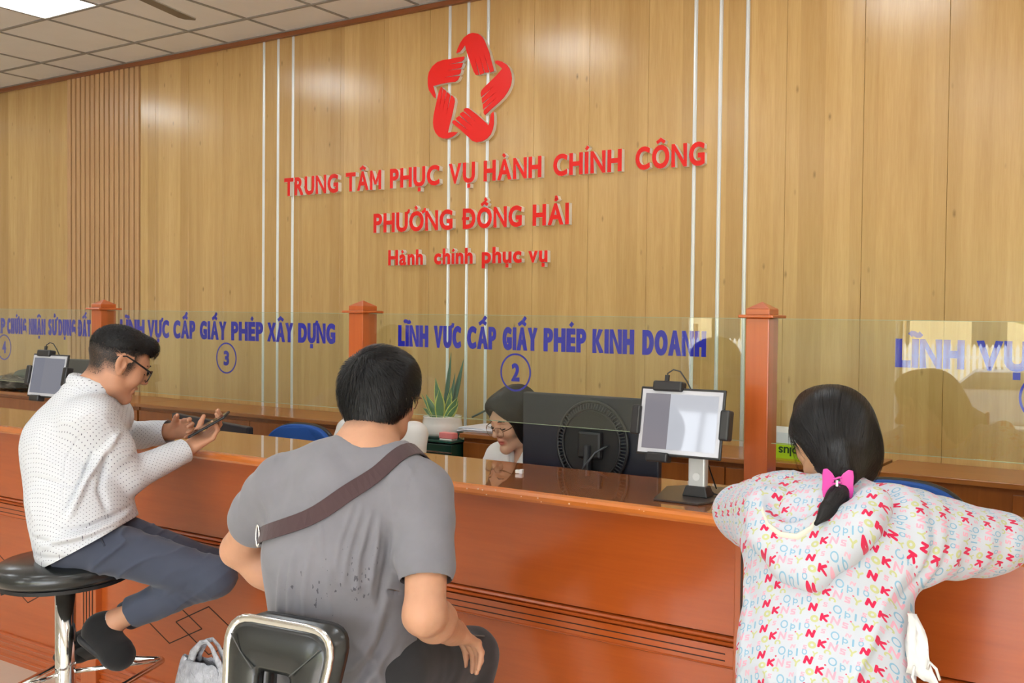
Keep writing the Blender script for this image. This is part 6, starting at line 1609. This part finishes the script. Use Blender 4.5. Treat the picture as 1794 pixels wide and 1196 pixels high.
    vp, qp = Pt.mesh(.003); vp = vp+vnormals(vp, qp)*(.0012*vnoise((vp @ np.array([[90, 0, 0], [0, 90, 0], [0, 0, 20]]))))[:, None]
    sd3 = pth[0]+rs.randn(700, 3)*.018; s3 = strands(Pt, sd3, lambda P: np.tile(pth[3]-pth[0], (len(P), 1)), .13, .0008, .0004, 8, None, 7, .0, .03)
    hair_obj([base+(gf[used]*.5+.4,), s1+(9,), s2+(9,), (vp, qp), s3+(9,)], t)
    # jacket
    Sh = SDF()
    Sh.cap(pel+A_(0, .0, -.16), pel+A_(0, 0, .10), .182, .172, .05, (d, .80), 0)
    Sh.cap(pel+A_(0, 0, .10), A_(-.66, 1.935, 1.08), .170, .180, .06, (d, .78), 0)
    Sh.cap(shL+A_(.05, -.01, -.03), shR+A_(-.05, -.01, -.03), .078, .078, .07, None, 0)
    Sh.cap(A_(-.66, 1.945, 1.15), nk+A_(0, -.01, -.03), .12, .074, .05, None, 0)
    Sh.cap(shL+A_(.02, 0, -.01), elL, .084, .060, .05, None, 1); Sh.cap(shR+A_(-.02, 0, -.01), elR, .084, .060, .05, None, 2)
    Sh.cap(shL+A_(.02, 0, -.05), elL+A_(.03, -.02, -.03), .070, .045, .05, None, 1); Sh.cap(shR+A_(-.02, 0, -.05), elR+A_(-.04, -.02, -.03), .070, .045, .05, None, 2)
    Sh.cap(elL, wrL-(wrL-elL)*.15, .054, .042, .03, None, 3); Sh.cap(elR, wrR-(wrR-elR)*.15, .054, .042, .03, None, 4)
    Sh.cap(nk+A_(0, .006, .0), nk+A_(-.01, .03, .07), .058, .075, .006, None, 0, True)
    v, q = Sh.mesh(.0052); N = vnormals(v, q); G = Sh.groups(v)
    D = .0035*vnoise(v*8)+.0010*vnoise(v*24)+.0035*ridged(v*A_(1, 1, .5), 7)*np.clip(.45+vnoise(v*4+5), 0, 1)+.0085*crease(np.stack([(v @ r)*1.0+v[:, 2]*.4*np.sign(v[:, 0]+.66), v @ d, v[:, 2]*.5], 1), 10.)*np.clip(.3+vnoise(v*4.5+1), 0, 1)
    fr = (A_(-.66, 1.75, 1.0), r, up)
    st = [([(.20, .13), (.15, .05), (.12, -.05), (.10, -.2)], .010, .008), ([(.17, .05), (.13, -.04), (.06, -.16), (.04, -.25)], .009, .007), ([(.24, .15), (.22, .10), (.16, .03)], .008, -.008), ([(.27, .14), (.26, .09), (.22, .05)], .008, .006),
          ([(-.17, .10), (-.13, .0), (-.12, -.12)], .009, .006), ([(-.20, .12), (-.16, .03), (-.15, -.10)], .007, -.006), ([(-.15, .04), (-.13, -.08), (-.14, -.2)], .007, .006), ([(.0, -.02), (.01, -.12), (-.01, -.25)], .012, .003), ([(.14, -.10), (.15, -.2), (.13, -.3)], .010, .006), ([(-.24, .13), (-.22, .09), (-.20, .05)], .007, .006)]
    D += folds(v, N, st, fr, -d)
    for a, b, g_ in ((shL, elL, 1), (shR, elR, 2)):
        ax_ = nrm(b-a); s_ = (v-a) @ ax_; D += (G == g_)*.0030*np.sin(s_*75+6*vnoise(v*8))*np.clip(.4+vnoise(v*7), 0, 1)
    v = smooth(v+N*D[:, None], q, 1, .3); v, q = clip_plane(v, q, A_(-.66, 1.9, .70), A_(0, 0, -1))
    fm = {0: (A_(-.66, 1.93, .6), r, up+d), 1: (shL, elL-shL, -d, .085), 2: (shR, elR-shR, -d, .085), 3: (elL, wrL-elL, up, .055), 4: (elR, wrR-elR, up, .055)}
    to_obj('jacket', v, q, M['print'], t, uv=clothuv(v, q, G, fm))
    # hood lying on the back
    Hd = SDF(); low = [A_(-.775, 1.845, 1.205), A_(-.748, 1.815, 1.160), A_(-.692, 1.795, 1.118), A_(-.640, 1.79, 1.110), A_(-.590, 1.800, 1.152), A_(-.555, 1.815, 1.205), A_(-.545, 1.85, 1.235)]
    for a, b in zip(low, low[1:]): Hd.cap(a, b, .036, .036, .03, None, 0)
    Hd.ell(A_(-.665, 1.84, 1.175), (.115, .050, .065), None, .04, 0)
    Hd.cap(A_(-.775, 1.86, 1.21), A_(-.745, 1.93, 1.235), .032, .026, .03); Hd.cap(A_(-.545, 1.86, 1.225), A_(-.585, 1.93, 1.240), .032, .026, .03)
    Hd.ell(A_(-.700, 1.822, 1.262), (.068, .052, .075), None, .012, 0, True)
    v, q = Hd.mesh(.0045); N = vnormals(v, q); D = .0035*vnoise(v*12)+.0060*ridged(v*A_(.6, 1, 1), 9, 2.); v = smooth(v+N*D[:, None], q, 1, .3)
    hd = to_obj('hood', v, q, M['print'], t, uv=clothuv(v, q, np.zeros(len(v), int), {0: (A_(-.66, 1.93, .62), r, up+d)}))
    rimp = [(-.772, 1.835, 1.226), (-.757, 1.805, 1.206), (-.737, 1.785, 1.186), (-.706, 1.775, 1.172), (-.670, 1.775, 1.172), (-.645, 1.785, 1.190), (-.632, 1.81, 1.215), (-.630, 1.85, 1.235)]
    MB().tube(rimp, [.003, .004, .0045, .005, .005, .0045, .004, .003], 8, flat=1.8, up=(0, -.5, 1)).build('hood_rim', cloth_mat('cream_lining', srgb(226, 222, 206)), hd, smooth=True)
    # white cloth ends at her right side
    cl = MB(); vs = []; n = 9
    for i in range(n+1):
        s_ = i/n
        for k in range(7):
            u_ = k/6; vs.append((-.485+.012+u_*(.020+.045*s_)+.004*math.sin(k*1.9+i), 1.862+.006*math.sin(k*2.2+i*.5), 1.03-.115*s_-.02*u_*s_))
    cl.add(vs, [(i*7+k, i*7+k+1, (i+1)*7+k+1, (i+1)*7+k) for i in range(n) for k in range(6)])
    cl.tube([(-.43, 1.855, .93), (-.425, 1.852, .945), (-.412, 1.85, .935), (-.405, 1.85, .915)], .002, 5).tube([(-.455, 1.855, .93), (-.458, 1.852, .91), (-.452, 1.85, .90)], .0018, 5)
    cl.build('cloth_tie', M['white_shirt'], t, smooth=True, solid=.002)
    # trousers and shoes, below the picture
    Tr = SDF(); Tr.cap(pel+A_(-.05, 0, -.03), pel+A_(.05, 0, -.03), .11, .11, .05)
    for h_, k_, a_ in ((hL, kL, aL), (hR, kR, aR)): Tr.cap(h_, k_, .082, .062, .04); Tr.cap(k_, a_, .060, .048, .03)
    v, q = Tr.mesh(.009); to_obj('trousers', v, q, M['jeans'], t)
    for a_ in (aL, aR):
        Sx = SDF(); Sx.cap(a_+A_(0, -.02, -.05), a_+A_(0, .05, -.06), .038, .042, .03); Sx.cap(a_+A_(0, .05, -.06), a_+A_(0, .14, -.07), .042, .034, .03); Sx.cap(a_, a_+A_(0, -.01, -.05), .04, .04, .03)
        vv, qq = Sx.mesh(.008); to_obj('shoe', vv, qq, M['shoe'], t)
    return clip
clip = woman()
# pink bow claw clip
t = thing('hair_clip', 'bright pink bow shaped claw clip holding the ponytail', 'hair clip', tuple(clip))
M['pink'] = plain('glossy_magenta_plastic', srgb(222, 70, 170), .25, coat=.5)
cv_ = Vector(clip)+Vector((-.004, -.030, .006)); cR = Matrix.Rotation(.22, 3, 'Z')
def bow(sx):
    prof = [(.006, .010), (.012, .018), (.024, .026), (.034, .024), (.036, .012), (.035, -.004), (.036, -.016), (.033, -.034), (.026, -.030), (.016, -.016), (.008, -.010)]
    return [(sx*a, b) for a, b in prof]
for sx in (-1, 1):
    MB().prism(bow(sx), lambda a, b, e: tuple(cv_+cR @ Vector((a*.88, -.012+e+abs(a)*.35, b))), -.003, .002).build('wing', M['pink'], t, bevel=.0015)
mb = MB()
for z_ in (.010, .0, -.010): mb.tube([tuple(cv_+cR @ Vector((.008*math.cos(a), -.016-.004*math.sin(a), z_+.002*math.sin(a*2)))) for a in np.linspace(0, PI, 8)], .0022, 6)
mb.build('hinge', M['pink'], t, smooth=True)
MB().tube([tuple(cv_+cR @ Vector((0, -.019, -.006))), tuple(cv_+cR @ Vector((0, -.019, .006)))], .0035, 8).build('spring', M['steel'], t)
t = thing('round_stool', 'round black bar stool under the woman, below the picture', 'stool', (-.655, 1.90, 0))
stool_base(t, -.655, 1.90, .62)
MB().lathe([(.0, -.05), (.17, -.05), (.19, -.03), (.18, .0), (.0, .01)], (-.655, 1.90, .665), 40).build('seat', M['vinyl'], t, smooth=True)

# ------------------------------------------------------------------ staff behind the glass
def staff(label, hc, hf, hu, d, pel, nk, shw, skin, glasses, elw, s=.90, yoff=0):
    t = person(label, tuple(pel)); d = nrm(d); r = nrm(np.cross(d, A_(0, 0, 1))); up = A_(0, 0, 1)
    H = SDF(); L, ax = head_prims(H, hc, hf, hu, s, fem=True, neck=nk, neck_r=.046); H.cap(nk, nk+A_(0, 0, -.06), .055, .09, .04, (d, .8), 1)
    Vh, Qh = H.mesh(.0030); Ax = np.stack(ax); X = (Vh-hc) @ Ax.T/s; x, y, z = X.T
    lips = (np.exp(-((z+.071)/.010)**2-(x/.021)**2)*(y > .080)*1.6).clip(0, .9)
    parts = [(Vh, Qh)]; cols = [np.stack([0*x, lips+0*x+.10*np.exp(-(((np.abs(x)-.04)/.016)**2+((z+.03)/.018)**2))*(y > .05), 0*x], 1)]
    shL = nk+A_(0, 0, -.055)-r*shw; shR = nk+A_(0, 0, -.055)+r*shw
    elL = shL-r*.04+d*.09+up*(-.23); elR = shR+r*.04+d*.09+up*(-.23); elL[2] = max(elL[2], .80); elR[2] = max(elR[2], .80)
    wrL = elL+d*.11+r*.13; wrR = elR+d*.11-r*.13; wrL[2] = wrR[2] = .795
    for el, wr, sg in ((elL, wrL, 1), (elR, wrR, -1)): hand_arm(parts, cols, el, wr, nrm(r*sg*.8+d*.6), (0, 0, -1), d-r*sg*.2, (.2, .25, .3, .35), .86, (.7, .5, 0), .036, .025, .004, .3)
    B = SDF(); B.cap(pel, nk+A_(0, 0, -.15)-d*.02, .12, .11, .05, (d, .75)); B.cap(shL, shR, .045, .045, .05); B.cap(shL, elL, .04, .036); B.cap(shR, elR, .04, .036)
    for sg in (-1, 1): h_ = pel+r*sg*.08; k_ = h_+d*.30+up*-.03; B.cap(h_, k_, .07, .05); B.cap(k_, k_+A_(0, 0, -.38), .05, .036)
    v, q = B.mesh(.012); parts.append((v, q)); cols.append(np.zeros((len(v), 3)))
    Vb, Qb = join(parts); to_obj('body', Vb, Qb, skin, t, col=np.concatenate(cols))
    for sx in (-1, 1):
        MB().tube([L(sx*.018, .0905, -.006), L(sx*.032, .0945, -.010), L(sx*.046, .0865, -.006)], .0020, 6).build('eyelash', M['hair'], t, smooth=True)
        MB().tube([L(sx*.014, .0945, .022), L(sx*.032, .0960, .029), L(sx*.050, .083, .024)], [.0016, .0026, .0012], 6).build('eyebrow', M['hair'], t, smooth=True)
    if glasses:
        g = MB()
        for sx in (-1, 1):
            rim = [(.006, .008), (.018, .017), (.036, .018), (.052, .012), (.056, -.002), (.050, -.020), (.034, -.027), (.016, -.023), (.006, -.010)]
            g.tube([L(sx*a, .112-.10*max(0, a-.02), b-.012) for a, b in rim], .0009, 6, closed=True)
            g.tube([L(sx*.056, .107, -.008), L(sx*.072, .090, -.004), L(sx*.0775, .03, .004), L(sx*.078, -.012, .008)], .0018, 6)
        g.tube([L(-.006, .112, -.008), L(0, .115, -.006), L(.006, .112, -.008)], .0012, 6); g.build('spectacle_frame', M['frame_gold'], t, smooth=True)
        ln = MB()
        for sx in (-1, 1): ln.prism([(sx*a*.98, b*.98-.012) for a, b in rim], lambda a, b, e: L(a, .112-.10*max(0, abs(a)-.02)+e, b), -.0004, .0004)
        ln.build('lens', M['lens'], t)
    # bob hair
    Hs = SDF(); E = lambda c, rad, k=.03, sub=False: Hs.ell(L(*c), np.array(rad)*s, Ax, k, 0, sub)
    E((0, -.020, .045), (.092, .108, .094)); E((0, -.045, -.02), (.090, .075, .10)); E((0, .05, .075), (.072, .055, .045))
    for sx in (-1, 1): E((sx*.076, .010, -.015), (.022, .050, .095), .03)
    E((0, .125, -.015), (.058, .085, .100), .012, True)
    vz, qz = Hs.mesh(.0045); Xh = (vz-hc) @ Ax.T/s; n_ = vnormals(vz, qz); vz = vz+n_*(vnoise(Xh*np.array([80, 80, 14]))*.0016)[:, None]
    rs = np.random.RandomState(3); front = (Xh[:, 1] < .07) | (Xh[:, 2] > .06); sd = vz[front]; sd = sd[rs.randint(0, len(sd), 1900)]
    def df(P):
        Xl = (P-hc) @ Ax.T/s; v = np.stack([np.sign(Xl[:, 0]-.01)*.9*np.clip((Xl[:, 2]-.0)/.1, 0, 1), -.25*np.ones(len(P)), -1.0*np.ones(len(P))], 1); return v @ Ax
    s1 = strands(Hs, sd, df, .07, .0012, .0004, 6, None, 8, .001, .08)
    hair_obj([(vz, qz), s1+(7,)], t)
    Sh = SDF(); Sh.cap(pel+A_(0, 0, .0), pel+up*.2, .15, .14, .05, (d, .8)); Sh.cap(pel+up*.2, nk+A_(0, 0, -.14)-d*.01, .14, .145, .06, (d, .78))
    Sh.cap(shL+r*.04+A_(0, 0, -.02), shR-r*.04+A_(0, 0, -.02), .066, .066, .06); Sh.cap(nk+A_(0, 0, -.10), nk+A_(0, 0, -.03), .10, .062, .04)
    Sh.cap(shL, elL, .064, .054, .03); Sh.cap(shR, elR, .064, .054, .03); Sh.cap(elL, elL+(wrL-elL)*.7, .05, .042, .03); Sh.cap(elR, elR+(wrR-elR)*.7, .05, .042, .03)
    Sh.cap(nk+A_(0, 0, .02)+d*.012, nk+A_(0, 0, .08)+d*.02, .054, .07, .006, None, 0, True); Sh.cap(nk+d*.075+A_(0, 0, -.09), nk+d*.06+A_(0, 0, .0), .012, .05, .01, None, 0, True)
    v, q = Sh.mesh(.0060); N = vnormals(v, q); D = .004*vnoise(v*10)+.0018*vnoise(v*26); v = smooth(v+N*D[:, None], q, 1, .3); to_obj('blouse', v, q, M['white_shirt'], t)
    for sg in (-1, 1):
        P_ = [nk+r*sg*.052+A_(0, 0, .006), nk+r*sg*.045+d*.045+A_(0, 0, -.02), nk+r*sg*.022+d*.085+A_(0, 0, -.075)]; pj, gj = project(Sh, P_, .004)
        MB().tube([tuple(x_) for x_ in pj], [.010, .013, .006], 8, flat=1.6).build('collar', M['white_shirt'], t, smooth=True)
    Tr = SDF()
    for sg in (-1, 1): h_ = pel+r*sg*.08+A_(0, 0, -.02); k_ = h_+d*.30+up*-.03; Tr.cap(h_, k_, .085, .065, .05); Tr.cap(k_, k_+A_(0, 0, -.36), .062, .05, .03)
    v, q = Tr.mesh(.012); to_obj('trousers', v, q, M['jeans'], t)
    return t, Sh, d, r
hf_ = nrm(A_(-.22, -.92, -.34))
ts, ShS, ds, rs_ = staff('woman with short black hair, glasses and white blouse behind the glass', A_(-2.300, 2.965, 1.205), hf_, nrm(A_(-.05, -.33, .94)), A_(-.15, -1, 0), A_(-2.26, 3.26, .56), A_(-2.275, 3.035, 1.085), .165, M['skin4'], True, .0, .92)
MB().tube([tuple(x_) for x_ in project(ShS, [A_(-2.33, 3.02, 1.06), A_(-2.345, 2.96, 1.00), A_(-2.34, 2.93, .94)], .004)[0]], .003, 6).build('lanyard', plain('dark_red_cord', srgb(150, 40, 40), .6), ts, smooth=True)
staff('person in a white blouse mostly hidden behind the man in grey', A_(-3.11, 2.97, 1.255), nrm(A_(.20, -.95, -.2)), A_(0, -.2, .98), A_(.15, -1, 0), A_(-3.10, 3.27, .58), A_(-3.10, 3.06, 1.135), .165, M['skin4'], False, 0., .88)
office_chair(-2.25, 3.40, .94, 3.14, 'blue office chair on which the staff woman with glasses sits')
office_chair(-3.10, 3.42, .94, 3.14, 'blue office chair behind the hidden person in the white blouse')
